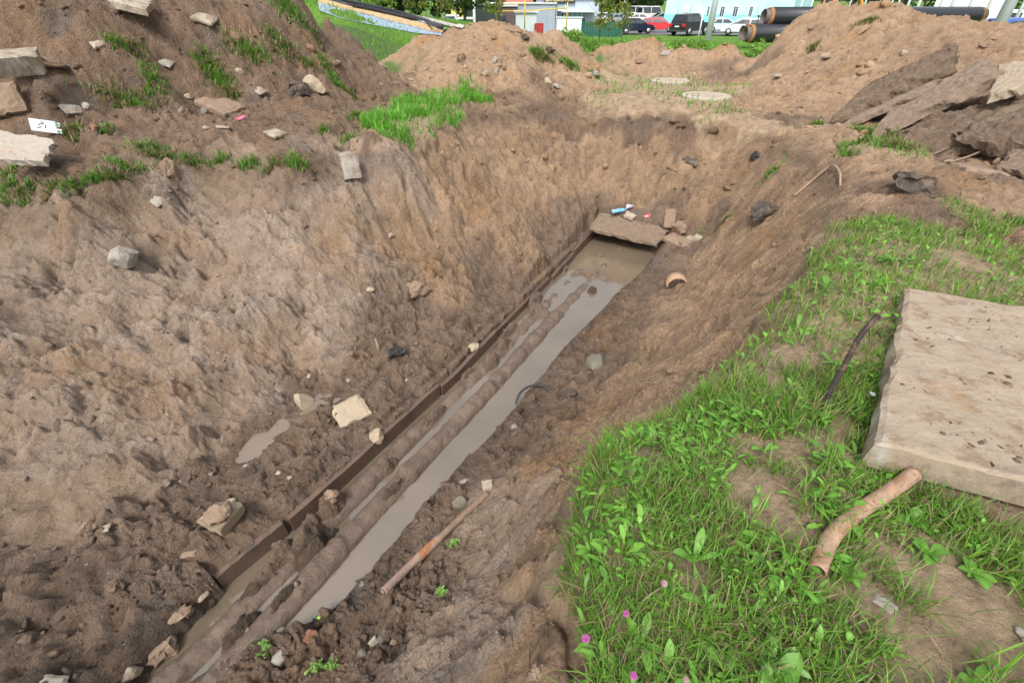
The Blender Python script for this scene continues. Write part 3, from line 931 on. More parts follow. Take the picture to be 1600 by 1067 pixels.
MUDC = (.20, .145, .10)
PALE = mat('pale_concrete', (.33, .29, .23), .9, 0, .14, 14, .006, 60, col2=(.21, .155, .11), c2lo=.42, c2hi=.58, c2scale=6)
CREAM = mat('cream_stone', (.33, .27, .19), .85, 0, .12, 10, .004, 50, col2=(.34, .26, .18), c2lo=.50, c2hi=.60, c2scale=9)
GREY = mat('grey_concrete', (.27, .245, .21), .9, 0, .15, 14, .005, 60, col2=(.18, .135, .10), c2lo=.5, c2hi=.62, c2scale=6)
TANS = mat('mud_coated_stone', (.215, .152, .105), .9, 0, .2, 14, .006, 50, col2=(.19, .13, .09), c2scale=8)
DARK = mat('dark_clod', (.075, .058, .047), .9, 0, .35, 20, .02, 45, col2=(.15, .11, .08), c2scale=10)
OLIVE = mat('wet_grey_stone', (.13, .115, .085), .6, 0, .2, 12, .005, 40)
BRICK = mat('broken_brick', (.23, .105, .065), .9, 0, .2, 18, .005, 60, col2=(.25, .15, .1), c2scale=9)
CHAR = mat('charred_lump', (.03, .028, .028), .8, 0, .5, 25, .02, 50, col2=(.14, .12, .11), c2lo=.55, c2hi=.7, c2scale=14)
MT = dict(P=PALE, R=CREAM, G=GREY, T=TANS, D=DARK, O=OLIVE, B=BRICK, K=CHAR)
# x, y, width px, height px, material, flatness(0 lump, 1 flat slab), name, category, label
RUB = '''
320,27,28,15,P,1,stone,stone,small pale flat stone high on the left spoil heap below the top slab
155,66,26,10,P,1,stone,stone,long narrow pale stone lying on the upper left spoil heap
115,168,32,26,G,0,stone,stone,squarish grey stone right of the far left dark hollow on the spoil heap
138,171,14,16,G,0,stone,stone,small grey stone touching the squarish grey stone on the left spoil
18,160,44,40,T,1,broken_slab,concrete,brown slab fragment leaning at the left picture edge above the flat grey slab
260,98,22,11,G,1,stone,stone,flat grey stone beside a root clump in the middle of the left spoil heap
375,111,13,9,R,0,stone,stone,little cream stone on bare soil right of the long grass tuft
298,154,14,9,R,0,stone,stone,little tan stone lying below the long grass tuft on the left spoil
345,158,46,28,T,1,stone,stone,half buried mud coated slab piece under the end of the long grass tuft
405,141,16,10,P,1,stone,stone,thin pale chip on the dark soil left of the rounded pale boulder
495,134,34,34,R,0,boulder,stone,rounded pale boulder beside a dark root clod on the left spoil heap
470,140,36,27,D,0,root_clod,soil clod,dark rooty clod pressed against the rounded pale boulder
320,197,10,7,P,1,stone,stone,left one of two white chips on the sandy ledge of the left heap
349,198,12,9,P,1,stone,stone,right one of two white chips on the sandy ledge of the left heap
430,204,26,13,P,1,stone,stone,pale slab end sticking out of the sandy ledge near the pink scrap
150,200,13,12,B,0,brick_piece,brick,red brick piece on the left spoil right of the torn white card
268,262,26,42,T,0,soil_block,soil clod,pale wedge of clay hanging in the left turf rim
248,311,22,12,G,1,stone,stone,flat grey stone sticking out just under the left turf rim
190,396,50,36,G,0,broken_block,concrete,grey broken concrete block stuck in the clay wall next to the black hole
550,262,26,36,G,1,stone,stone,upright grey stone face set in the wall under the bright grass swath
598,101,11,7,P,1,stone,stone,tiny pale stone at the foot of the left spoil heap
596,133,8,6,P,0,stone,stone,tiny white pebble in the gully between left and middle heaps
643,125,8,6,P,0,stone,stone,tiny white pebble close to the toe of the middle heap
722,92,17,20,T,0,boulder,stone,rounded tan boulder on the flank of the middle heap
775,95,12,13,G,0,stone,stone,upper of two grey stones on the right flank of the middle heap
777,113,13,12,G,0,stone,stone,lower of two grey stones on the right flank of the middle heap
760,119,12,9,P,0,stone,stone,pale stone left of the two grey stones on the middle heap
790,107,12,10,T,0,stone,stone,tan stone right of the two grey stones on the middle heap
855,128,16,16,R,0,stone,stone,pale round stone near the back left corner of the pit rim
871,135,22,15,G,0,stone,stone,grey stone above the dark rim at the back left corner of the pit
1080,250,26,8,D,1,root_piece,root,dark broken root lying across the back pit wall
1045,262,10,12,T,0,stone,stone,small tan stone in the middle of the back pit wall
1180,242,22,15,K,0,charred_lump,soil clod,black charred lump high on the right of the back pit wall
1195,330,46,32,D,0,root_clod,soil clod,dark turf clod with roots at the start of the sandy ramp right of the pit
1043,352,16,26,T,1,slab_shard,concrete,tan shard standing on edge right of the duct opening
1060,353,26,24,T,0,slab_shard,concrete,grey shard leaning behind the tan upright shard
1064,373,46,14,T,1,slab_shard,concrete,long flat mud-grey shard lying in front of the two upright shards
1085,370,20,14,P,1,slab_shard,concrete,small pale shard at the right end of the long flat shard
982,342,18,6,P,1,stone,stone,thin white chip between the plastic bottle and the duct opening
612,366,12,11,P,0,stone,stone,white stone high on the gullied clay wall
578,452,14,9,R,0,stone,stone,cream pebble on the grey clay face above the mud bench
711,481,8,9,B,0,brick_piece,brick,tiny red brick bit at the foot of the big clay lump
548,630,50,40,R,1,broken_block,concrete,square pale block lying on the mud bench above the brown trough wall
475,619,30,34,R,0,broken_block,stone,triangular pale stone left of the square pale block
593,701,26,25,R,0,stone,stone,cream stone sitting on the edge of the brown trough wall
741,559,21,19,R,0,stone,stone,round cream stone on the wall edge where the pipes sink away
618,547,36,24,K,0,charred_lump,soil clod,black charred lump beside the upright stick on the mud bench
485,588,9,10,R,0,stone,stone,tiny cream pebble above the triangular pale stone
543,594,11,6,P,1,stone,stone,small white chip above the square pale block
636,594,6,5,P,0,stone,stone,tiny white pebble on mud left of the trough wall
835,515,14,13,K,0,stone,stone,black stone poking out of the grey water between the pipes
385,727,9,5,P,0,stone,stone,left white pebble of the pair above the two-part chunk
435,737,10,9,R,0,stone,stone,round cream pebble right of the two-part chunk of stone
366,779,22,28,R,0,broken_block,stone,small upper lump of the pale two-part chunk on the mud bench
453,745,8,8,R,0,stone,stone,small cream pebble near the trough wall beyond the two-part chunk
332,799,9,5,P,0,stone,stone,white pebble just left of the mud-topped pale chunk
165,822,16,9,P,1,stone,stone,pale flat stone on the broken clods at the lower left
135,824,30,24,T,0,soil_block,soil clod,square mud block among the clods at the lower left
295,863,22,9,T,1,stone,stone,flat tan stone between the pale chunk and the trough wall
325,935,20,11,P,0,stone,stone,white stone at the end of the brown trough wall panel
283,956,42,22,T,0,stone,stone,smooth brown stone over the dark hollow beside the trough
252,1008,52,44,T,0,soil_block,soil clod,big muddy lump dropped over the left pipe near the bottom edge
208,1042,30,32,P,0,stone,stone,whitish mottled stone at the dark hollow near the bottom edge
82,1062,32,22,G,1,stone,stone,grey flat stone cut by the bottom picture edge at the left
440,1022,26,23,G,0,stone,stone,grey angular stone beside small weeds near the bottom edge
522,1022,28,9,P,1,stone,stone,pale brick-shaped sliver in mud near the bottom edge
485,988,28,18,B,0,brick_piece,brick,muddy reddish lump at the near end of the grey water
587,1003,12,16,P,1,stone,stone,white sliver upright in the dark mud near the bottom
617,1000,16,15,T,0,stone,stone,tan stone beside the white sliver near the bottom
722,776,32,36,O,0,boulder,stone,smooth olive grey stone at the upper end of the rusty pipe
722,750,18,9,P,1,stone,stone,pale chip above the smooth olive grey stone
762,759,15,18,P,1,stone,stone,pale chip right of the smooth olive grey stone
838,1048,32,30,T,0,soil_block,soil clod,crumbly lump on the sandy slope at the bottom beside the turf
905,788,11,10,G,0,stone,stone,grey pebble under the turf edge beside the slope
1593,985,30,22,G,0,stone,stone,grey stone in sand at the right picture edge
1383,938,26,20,G,1,stone,stone,flat grey stone half hidden in grass left of the sand strip
893,611,22,20,D,0,soil_block,soil clod,dark wet clod by the curved black hose
935,566,40,20,O,0,stone,stone,olive grey mud-slick stone on the right mud bench
1034,376,30,12,G,1,slab_shard,concrete,flat stone at the right corner of the duct opening
1420,278,78,50,D,0,root_clod,soil clod,large dark rooty clod on the rim before the stacked broken slabs
1482,252,14,11,P,0,stone,stone,small pale stone in the dark gap under the stacked slabs
1530,258,52,30,T,1,slab_shard,concrete,reddish-brown broken plate propped below the stacked slabs
650,452,50,34,T,0,soil_block,soil clod,big cracked lump of clay at the foot of the clay wall
520,770,30,22,T,0,soil_block,soil clod,wet mud lump leaning on the trough wall near its break
1222,42,14,10,T,0,soil_block,soil clod,small clod on the outline of the right heap
820,60,16,10,D,0,soil_block,soil clod,dark clod near the top of the middle heap
858,78,20,12,D,0,soil_block,soil clod,dark hollow clod on the right of the middle heap
930,112,16,8,G,1,stone,stone,grey flat stone between the middle heap and the low mounds
1040,82,12,10,G,1,stone,stone,grey stone standing on the first low mound
1000,97,18,10,T,0,soil_block,soil clod,tan clod in front of the low mounds
1215,120,14,9,P,0,stone,stone,pale stone at the foot of the right heap
1245,168,24,9,T,0,soil_block,soil clod,broken clod in the muddy track at the toe of the right heap
1290,92,14,9,P,0,stone,stone,pale stone halfway up the right heap
1410,82,12,12,P,0,stone,stone,pale stone above the topmost broken slab
1535,70,20,9,T,0,soil_block,soil clod,tan clod near the top right of the right heap
'''
for i, ln in enumerate(RUB.strip().split('\n')):
    q = ln.split(',', 8)
    x, y, wp, hp, flat = *map(float, q[:4]), q[5] == '1'
    p = hit(x, y + hp * .3)
    dist = (p - cam.location).length
    depth = dist * math.cos(math.atan(math.hypot(x - 800, y - 533) / F_PX))
    w, h = wp * depth / F_PX, hp * depth / F_PX
    rng = random.Random(i)
    nrm = slope_at(p.x, p.y, .12)
    up = (nrm * .5 + Vector((0, 0, .5))).normalized()
    if flat:
        sv = max(.4, math.sin(math.asin(max(.1, min(1, (CAM_Z - p.z) / dist)))))
        l = max(h / sv * .8, w * .45)
        l = min(l, w * 1.5)
        if hp > wp * .9:       # standing on edge
            bm = slab_bm(w, h * 1.1, w * .35, i + 3, cell=w / 7, rag=w * .10, rel=w * .04, chip=w * .1)
            o = bm_obj(q[6], bm, MT[q[4]], None)
            o.rotation_euler = (math.radians(60), rng.uniform(-.2, .2), rng.uniform(-.4, .4) - math.atan2(p.x, p.y))
            o.location = p + Vector((0, 0, h * .35))
        else:
            bm = slab_bm(w, l, max(.012, w * .22), i + 3, cell=w / 8, rag=w * .10, rel=w * .03, chip=w * .12)
            o = bm_obj(q[6], bm, MT[q[4]], None)
            o.rotation_euler = (up.to_track_quat('Z', 'Y').to_matrix().to_4x4() @ Matrix.Rotation(rng.uniform(-.35, .35) - math.atan2(p.x, p.y), 4, 'Z')).to_euler()
            o.location = p - up * w * .03
    else:
        o = stone_mesh(q[6], i + 40, (w * 1.02, w * .85, h * 1.0), 3, 14, .05 if q[4] not in 'DKT' else .22, MT[q[4]])
        o.rotation_euler = (rng.uniform(-.15, .15), rng.uniform(-.15, .15), -math.atan2(p.x, p.y))
        o.location = p + Vector((0, 0, h * .14))
    tag(o, q[8], q[7])

# the mud-topped pale chunk: stone with a cap of mud as its part
p = hit(352, 825)
d = (p - cam.location).length * .92 / F_PX
o = stone_mesh('broken_block', 501, (60 * d, 44 * d, 52 * d), 4, 12, .05, CREAM)
o.location = p + Vector((0, 0, 16 * d)); o.rotation_euler = (.1, -.3, .5)
tag(o, 'large pale chunk with a cap of brown mud on the near mud bench', 'stone')
c = stone_mesh('mud_cap', 502, (38 * d, 34 * d, 24 * d), 3, 5, .2, TANS)
c.parent = o; c.location = (8 * d, -2 * d, 17 * d)
# ------------------------------------------------------------------ slabs
def plate(name, label, cat, cs, th, mt, seed, cell=.07, rag=.05, rel=.015, chip=.03):
    """broken slab given by its four upper corners in space"""
    c = [Vector(v) for v in cs]
    o0 = sum(c, Vector()) / 4
    ex = ((c[1] - c[0]) + (c[2] - c[3])) / 2
    ey = ((c[3] - c[0]) + (c[2] - c[1])) / 2
    w, l = ex.length, ey.length
    nz = ex.cross(ey).normalized()
    bm = slab_bm(2, 2, th, seed, cell=2 * cell / max(w, l), rag=0, rel=rel, chip=chip)
    for v in bm.verts:
        a, b = v.co.x / 2 + .5, v.co.y / 2 + .5
        ed = max(abs(v.co.x), abs(v.co.y))
        an = math.atan2(v.co.y, v.co.x) + v.co.z * 2.2
        base = c[0].lerp(c[1], a).lerp(c[3].lerp(c[2], a), b)
        rg = float(fbm(np.array([math.cos(an) * 2.4 + seed]), np.array([math.sin(an) * 2.4]), 3, 350, .6)[0]) * rag * ed * 2
        base = base + (base - o0).normalized() * rg
        v.co = base + nz * (v.co.z - th / 2) - o0
    bmesh.ops.recalc_face_normals(bm, faces=bm.faces[:])
    o = bm_obj(name, bm, mt)
    o.location = o0
    return tag(o, label, cat)

SLABM = mat('dirty_concrete_slab', (.275, .22, .16), .88, 0, .13, 5, .012, 22, col2=(.19, .15, .115), c2scale=4, c2lo=.56, c2hi=.66)
MUDSLAB = mat('mud_covered_slab', (.165, .112, .076), .85, 0, .45, 12, .11, 11, col2=(.22, .165, .12), c2scale=5, c2lo=.50, c2hi=.62)
GSLAB = mat('weathered_slab', (.21, .152, .108), .85, 0, .35, 12, .05, 14, col2=(.17, .125, .09), c2scale=5, c2lo=.5, c2hi=.6)
def D4(*q): return [at_D(x, y, D) for x, y, D in q]
plate('broken_slab', 'topmost thick mud-covered slab of the stack on the right heap', 'concrete slab', D4((1298, 186, 10.0), (1496, 100, 11.2), (1492, 64, 12.4), (1345, 138, 11.4)), .22, MUDSLAB, 3, .045, .10, .05, .08)
plate('broken_slab', 'thin tan plate directly under the topmost mud-covered slab', 'concrete slab', D4((1312, 198, 9.7), (1450, 142, 10.7), (1485, 108, 11.4), (1335, 180, 10.4)), .09, GSLAB, 4, .06, .07, .02, .03)
plate('broken_slab', 'long grey slab with a straight lower edge in the middle of the stack', 'concrete slab', D4((1362, 206, 9.3), (1566, 113, 10.5), (1542, 86, 11.6), (1400, 160, 10.9)), .17, GSLAB, 5, .045, .06, .035, .05)
plate('broken_slab', 'pale slab at the right picture edge over a black gap', 'concrete slab', D4((1548, 148, 9.7), (1660, 118, 10.2), (1660, 84, 11.4), (1562, 100, 11.1)), .12, SLABM, 6, .06, .05, .02, .03)
plate('broken_slab', 'broad low mud-caked slab with a dark hole under its front', 'concrete slab', D4((1412, 215, 9.0), (1660, 218, 8.5), (1660, 140, 10.4), (1440, 180, 10.0)), .26, MUDSLAB, 7, .05, .12, .06, .08)
plate('broken_slab', 'short brown slab piece wedged below the broad low slab', 'concrete slab', D4((1560, 262, 8.0), (1680, 268, 7.7), (1680, 225, 8.6), (1580, 230, 8.7)), .1, GSLAB, 8, .06, .06, .03, .03)
for pts, lb in [([(1432, 242, 8.6), (1460, 240, 8.7), (1488, 229, 8.9)], 'short bent rod poking over the dark hole under the slabs'),
                ([(1485, 254, 8.4), (1515, 244, 8.6), (1545, 232, 8.8)], 'longer thin rod crossing in front of the reddish-brown plate')]:
    o = tube('iron_rod', [at_D(*p) for p in pts], .012, mat('rod_brown', (.2, .14, .1), .7, 0, .2, 20))
    tag(o, lb, 'rod')

# the big slab lying in the grass at the right
c0, c1 = Vector(at_z(1372, 690, .20)), Vector(at_z(1417, 449, .20))
e1 = (c1 - c0)
e2 = (Vector(at_z(1600, 745, .20)) - c0).normalized() * 2.4
c0 = c0 + Vector((0, 0, -.005))
o = plate('concrete_slab', 'large thick dirty concrete slab lying in the grass at the right edge', 'concrete slab', [c0, c0 + e2, c1 + e2, c1], .15, None, 9, .022, .022, .006, .030)
m = SLABM.copy(); m.name = 'near_slab'
N, Lk = m.node_tree.nodes, m.node_tree.links
B = N['Principled BSDF']
src = B.inputs['Base Color'].links[0].from_socket
def patch(N, Lk, src, col, scale, lo, hi, detail=9):
    tc = N.new('ShaderNodeTexCoord')
    n = N.new('ShaderNodeTexNoise'); n.inputs['Scale'].default_value = scale; n.inputs['Detail'].default_value = detail; n.inputs['Roughness'].default_value = .7
    Lk.new(tc.outputs['Object'], n.inputs['Vector'])
    r = N.new('ShaderNodeMapRange'); r.inputs['From Min'].default_value = lo; r.inputs['From Max'].default_value = hi
    Lk.new(n.outputs['Fac'], r.inputs['Value'])
    mx = N.new('ShaderNodeMix'); mx.data_type = 'RGBA'
    Lk.new(r.outputs[0], mx.inputs['Factor']); Lk.new(src, mx.inputs[6]); mx.inputs[7].default_value = (*col, 1)
    return mx.outputs[2]
src = patch(N, Lk, src, (.25, .16, .09), 2.2, .55, .66)
src = patch(N, Lk, src, (.34, .30, .25), 3.1, .60, .68)
src = patch(N, Lk, src, (.10, .08, .065), 4.5, .60, .66)
src = patch(N, Lk, src, (.20, .14, .095), 9, .52, .62)
# worn lime-white strip along the left upper rim, held in the slab's vertex colours
vcn = N.new('ShaderNodeVertexColor'); vcn.layer_name = 'rim'
mx = N.new('ShaderNodeMix'); mx.data_type = 'RGBA'
sp_ = N.new('ShaderNodeSeparateColor'); Lk.new(vcn.outputs[0], sp_.inputs[0])
tc_ = N.new('ShaderNodeTexCoord'); nz_ = N.new('ShaderNodeTexNoise'); nz_.inputs['Scale'].default_value = 5; nz_.inputs['Detail'].default_value = 8
Lk.new(tc_.outputs['Object'], nz_.inputs['Vector'])
mr_ = N.new('ShaderNodeMapRange'); mr_.inputs['From Min'].default_value = .42; mr_.inputs['From Max'].default_value = .58
Lk.new(nz_.outputs['Fac'], mr_.inputs['Value'])
mm_ = N.new('ShaderNodeMath'); mm_.operation = 'MULTIPLY'; Lk.new(sp_.outputs[0], mm_.inputs[0]); Lk.new(mr_.outputs[0], mm_.inputs[1])
Lk.new(mm_.outputs[0], mx.inputs['Factor']); Lk.new(src, mx.inputs[6]); mx.inputs[7].default_value = (.38, .36, .32, 1)
Lk.new(mx.outputs[2], B.inputs['Base Color'])
o.data.materials.clear(); o.data.materials.append(m)
cs = np.array([v.co[:] for v in o.data.vertices])
ey = np.array(e2.normalized())
tt = (cs - cs.mean(0)) @ ey
tt = tt - tt.min()
rimv = .8 * np.exp(-((tt - .05) / .03) ** 2)
vcol(o.data, 'rim', np.stack([rimv] * 3, 1))
# dried earth crumbs stuck on the slab
rng_ = np.random.default_rng(77)
pv = lump_protos(1, 4, rng_)
ex_ = np.array((c1 - c0).normalized()); ey_ = np.array(e2.normalized()); LL = (c1 - c0).length
kk_ = 420
aa, bb = rng_.uniform(.03, LL - .03, kk_ * 3), rng_.uniform(.04, 1.6, kk_ * 3)
ok_ = fbm(aa * 3, bb * 3, 3, 610) > .02
aa, bb = aa[ok_][:kk_], bb[ok_][:kk_]
sz = .003 * (6.0 ** (rng_.random(len(aa)) ** 2))
Rm = rot_mats(len(aa), rng_, .4)
VV, FF, CC = [], [], []
base0 = np.array(c0) - np.array(o.location)
off = 0
for q in range(len(aa)):
    V_, F_ = pv[q % 4]
    P_ = (V_ * np.array([1.6, 1.6, .8])) @ Rm[q].T * sz[q] + base0 + ex_ * aa[q] + ey_ * bb[q] + np.array([0, 0, .001])
    VV.append(P_); FF.append(F_ + off); off += len(P_)
    CC.append(np.tile(np.array([.22, .155, .10]) * rng_.uniform(.6, 1.25), (len(P_), 1)))
me_ = np_mesh('earth_crumbs', np.concatenate(VV), [np.concatenate(FF)])
vcol(me_, 'tint', np.concatenate(CC)); vcol(me_, 'prop', np.zeros((off, 3)))
cr_ = link('earth_crumbs', me_, SOIL, o); cr_['kind'] = 'stuff'

# ------------------------------------------------------------------ lintel over the duct opening
lc = [sn(7.74, -2.92, -1.69), sn(7.80, -1.64, -1.73), sn(8.42, -1.60, -1.64), sn(8.4, -2.98, -1.60)]
plate('cover_slab', 'mud-smeared concrete cover slab over the dark duct opening', 'concrete slab', lc, .085, mat('duct_cover', (.165, .118, .082), .8, 0, .2, 8, .01, 25, col2=(.17, .12, .085)), 12, .035, .035, .02, .04)

# ------------------------------------------------------------------ rebar, pipes, hose, cable, tile
RUST = mat('rusty_steel', (.26, .15, .085), .85, .0, .25, 22, .004, 80, col2=(.16, .085, .05), c2scale=14)
RDARK = mat('dark_ribbed_steel', (.032, .024, .021), .75, .0, .3, 30, .002, 90, col2=(.10, .065, .045), c2scale=12, c2lo=.52)
base = Vector(at_z(1284, 646, .0)); base.z = gz(base.x, base.y) - .05
ps = [base, Vector(at_z(1300, 606, .14)), Vector(at_z(1322, 566, .27)), Vector(at_z(1345, 524, .40)), Vector(at_z(1372, 493, .48))]
def smooth_path(ps, n=8):
    out = []
    for i in range(len(ps) - 1):
        p0, p1, p2, p3 = ps[max(0, i - 1)], ps[i], ps[i + 1], ps[min(len(ps) - 1, i + 2)]
        for k in range(n):
            t = k / n
            out.append(.5 * ((2 * p1) + (p2 - p0) * t + (2 * p0 - 5 * p1 + 4 * p2 - p3) * t * t + (3 * p1 - p0 - 3 * p2 + p3) * t ** 3))
    out.append(ps[-1])
    return out
pp = smooth_path(ps, 24)
rr = [.0118 + (.0028 if k % 2 == 0 else 0) for k in range(len(pp))]
o = tube('reinforcing_bar', [p - base for p in pp], rr, RDARK, None, 12, False)
o.location = base
tag(o, 'dark ribbed steel bar sticking up out of the grass and leaning towards the slab', 'steel bar')

def painted_tube(name, path, rad, colf, label, cat, hollow=True, rough=.85, seg=16, rel=.003):
    org = path[0].copy()
    bm = bmesh.new()
    rings = tube_bm(bm, [p - org for p in path], rad, seg, not hollow)
    if hollow:
        R0 = rad if not hasattr(rad, '__len__') else rad[0]
        inner = tube_bm(bm, [p - org for p in path], [(r if hasattr(rad, '__len__') else R0) * .8 for r in (rad if hasattr(rad, '__len__') else [R0] * len(path))], seg, False)
        for a, b in ((rings[0], inner[0]), (rings[-1], inner[-1])):
            for k in range(seg):
                bm.faces.new((a[k], a[(k + 1) % seg], b[(k + 1) % seg], b[k]))
    bmesh.ops.recalc_face_normals(bm, faces=bm.faces[:])
    V = np.array([v.co[:] for v in bm.verts])
    nz = fbm(V[:, 0] * 22 + V[:, 2] * 9, V[:, 1] * 22, 4, 400)
    for v, q in zip(bm.verts, nz): v.co += v.normal * 0 + Vector((q, q, q)) * rel
    o = bm_obj(name, bm, None, None, True)
    t = np.tile(np.repeat(np.linspace(0, 1, len(path)), seg), 2 if hollow else 1)[:len(V)]
    vcol(o.data, 'tint', colf(t, V))
    vcol(o.data, 'prop', np.tile([.15, 0, .3], (len(V), 1)))
    o.data.materials.append(SOILF)
    o.location = org
    return tag(o, label, cat)
SOILF = SOIL.copy(); SOILF.name = 'scaly_rust'
for n in SOILF.node_tree.nodes:
    if n.type == 'BUMP': n.inputs['Distance'].default_value = .004

def col_bent(t, V):
    a = fbm(V[:, 0] * 18, V[:, 1] * 18 + V[:, 2] * 20, 4, 410)[:, None]
    b = smooth(.1, .35, fbm(V[:, 0] * 9, V[:, 1] * 9 + V[:, 2] * 9, 4, 414))[:, None]
    c = np.array([.30, .195, .13]) * (1 + .5 * a)
    return np.clip(c * (1 - .6 * b) + np.array([.27, .12, .06]) * .6 * b, .02, .6)
path = smooth_path([Vector(at_z(x, y, z)) for x, y, z in [(1428, 740, .10), (1395, 764, .085), (1345, 797, .075), (1308, 828, .075), (1290, 856, .07), (1277, 892, .065)]], 8)
painted_tube('bent_pipe', path, .030, col_bent, 'bent rusty pinkish pipe lying in grass below the big slab', 'pipe', seg=18)

def col_rod(t, V):
    a = fbm(V[:, 0] * 14, V[:, 1] * 14, 4, 420)[:, None]
    mudc = np.array([.19, .13, .09]) * (1 + .4 * a)
    end = np.array([.26, .18, .14]) * (1 + .25 * a)
    ru = np.array([.24, .10, .045]) * (1 + .6 * a)
    tt = t[:, None] + .10 * fbm(V[:, 0] * 45, V[:, 1] * 45 + V[:, 2] * 45, 4, 424)[:, None]
    k1 = smooth(.24, .30, tt) * (1 - smooth(.44, .5, tt)) * smooth(-.1, .12, a + .04)
    k2 = smooth(.5, .56, tt)
    c = end * (1 - k2) + mudc * k2
    return np.clip(c * (1 - k1) + ru * k1, .02, .6)
rp = []
for x, y in [(600, 926), (640, 893), (672, 862), (700, 835), (735, 800), (762, 772)]:
    p = hit(x, y); rp.append(p + Vector((0, 0, .02)))
zs = np.linspace(rp[0].z, rp[-1].z, len(rp))
for p, z in zip(rp, zs): p.z = p.z * .6 + z * .4 - .008
path = smooth_path(rp, 10)
painted_tube('rusty_pipe', path, [float(np.interp(k / (len(path) - 1), [0, .25, .3, .5, .55, 1], [.031, .03, .036, .033, .027, .030])) for k in range(len(path))], col_rod, 'thin rusty pipe with an orange band half buried in mud right of the water', 'pipe', seg=14, rel=.006)

# half of a clay drain tile on the right mud bench
p = hit(1057, 452)
bm = bmesh.new()
K = 18
vv = []
for L_ in (0, .17):
    for r in (.15, .128):
        vv.append([bm.verts.new((math.cos(math.pi * (1.03 - 1.06 * k / K)) * r, L_ + random.uniform(-.006, .006), math.sin(math.pi * (1.03 - 1.06 * k / K)) * r)) for k in range(K + 1)])
fo, fi, bo, bi = vv
for k in range(K):
    bm.faces.new((fo[k], fo[k + 1], bo[k + 1], bo[k])); bm.faces.new((fi[k + 1], fi[k], bi[k], bi[k + 1]))
    bm.faces.new((fi[k], fi[k + 1], fo[k + 1], fo[k])); bm.faces.new((bo[k], bo[k + 1], bi[k + 1], bi[k]))
for k in (0, K): bm.faces.new((fo[k], bo[k], bi[k], fi[k]))
bmesh.ops.recalc_face_normals(bm, faces=bm.faces[:])
o = bm_obj('drain_tile', bm, mat('fired_clay', (.36, .24, .15), .8, 0, .15, 9, .002, 60, col2=(.33, .17, .08), c2scale=8), None, True)
o.location = p + Vector((0, 0, .0)); o.rotation_euler = (math.radians(4), math.radians(-8), math.radians(-8))
tag(o, 'arched half of an orange clay pipe lying on the right mud bench', 'clay pipe')

def ground_path(pts, lift):
    out = []
    for (x, y), l in zip(pts, lift):
        p = hit(x, y); out.append(p + Vector((0, 0, l)))
    return smooth_path(out, 8)
p0 = hit(838, 630)
hz = p0.z + .03
o = tube('hose_piece', [v - p0 for v in smooth_path([Vector(at_z(x, y, z)) for x, y, z in [(806, 630, hz - .06), (814, 612, hz + .0), (832, 602, hz + .03), (850, 603, hz + .02), (862, 613, hz - .02)]], 8)], .013, mat('black_rubber', (.03, .03, .033), .45, 0, .3, 20), None, 10)
o.location = p0
tag(o, 'short curved black hose arching over the mud by the water edge', 'hose')
pts = ground_path([(1240, 308), (1262, 292), (1281, 277), (1296, 270), (1308, 279), (1312, 292)], [.01, .015, .05, .09, .07, .0])
o = tube('cable', [v - pts[0] for v in pts], .014, mat('muddy_cable', (.27, .19, .13), .8, 0, .2, 20), None, 8)
o.location = pts[0]
tag(o, 'looping mud-coated cable end on the slope behind the right rim', 'cable')
p = hit(592, 552)
o = tube('stick', [Vector((0, 0, -.05)), Vector((.004, 0, .1)), Vector((.0, .012, .2))], [.022, .02, .016], mat('muddy_wood', (.26, .19, .12), .85, 0, .2, 20, .004), None, 8)
o.location = p; tag(o, 'short mud-smeared stick standing upright left of the black charred lump', 'stick')

# bottle, wrapper, scraps
p = hit(968, 336)
b = empty('plastic_bottle', p + Vector((0, 0, .045)), 0, 'crushed light blue plastic bottle lying above the duct opening', 'bottle')
ax = Vector((.95, .25, .05)).normalized()
prof = [(-.17, .01), (-.168, .036), (-.12, .04), (-.10, .034), (-.06, .041), (-.02, .033), (.02, .04), (.05, .038), (.09, .02), (.105, .013), (.125, .013)]
BOT = mat('blue_plastic', (.33, .58, .72), .18, 0, .1, 10, .004, 30, trans=.35)
tube('body', [ax * a for a, r in prof], [r for a, r in prof], BOT, b, 14)
tube('cap', [ax * .118, ax * .145], .017, mat('blue_cap', (.08, .25, .5), .4), b, 12)
tube('bottle_label', [ax * -.03 - Vector((0, 0, .0)), ax * .015], .0415, mat('bottle_label', (.05, .35, .55), .4), b, 14, True, False)
def scrap(name, px, py, w, l, mt, label, cat, seed, rot=0, lift=.02, crumple=.02, tilt=0):
    bm = bmesh.new()
    bmesh.ops.create_grid(bm, x_segments=8, y_segments=8, size=.5)
    rng = random.Random(seed)
    for v in bm.verts:
        v.co.x = v.co.x * w; v.co.y = v.co.y * l
        v.co.z = crumple * (math.sin(v.co.x * 40 + seed) * math.cos(v.co.y * 33) + rng.uniform(-.4, .4))
    r = bmesh.ops.solidify(bm, geom=bm.faces[:], thickness=.002)
    o = bm_obj(name, bm, mt)
    p = hit(px, py)
    o.location = p + Vector((0, 0, lift))
    n = slope_at(p.x, p.y)
    o.rotation_euler = (n.to_track_quat('Z', 'Y').to_matrix().to_4x4() @ Matrix.Rotation(rot, 4, 'Z') @ Matrix.Rotation(tilt, 4, 'X')).to_euler()
    return tag(o, label, cat)
scrap('plastic_bag', 983, 328, .13, .10, mat('clear_film', (.55, .55, .72), .25, 0, .1, 10, trans=.2), 'crumpled clear film beside the blue bottle', 'plastic scrap', 4, .5, .035, .03)
scrap('red_wrapper', 1011, 341, .10, .08, mat('red_foil', (.6, .05, .07), .4, 0, .2, 20, col2=(.6, .55, .55), c2scale=20), 'crumpled red and white wrapper above the cover slab', 'wrapper', 5, .8, .03, .02)
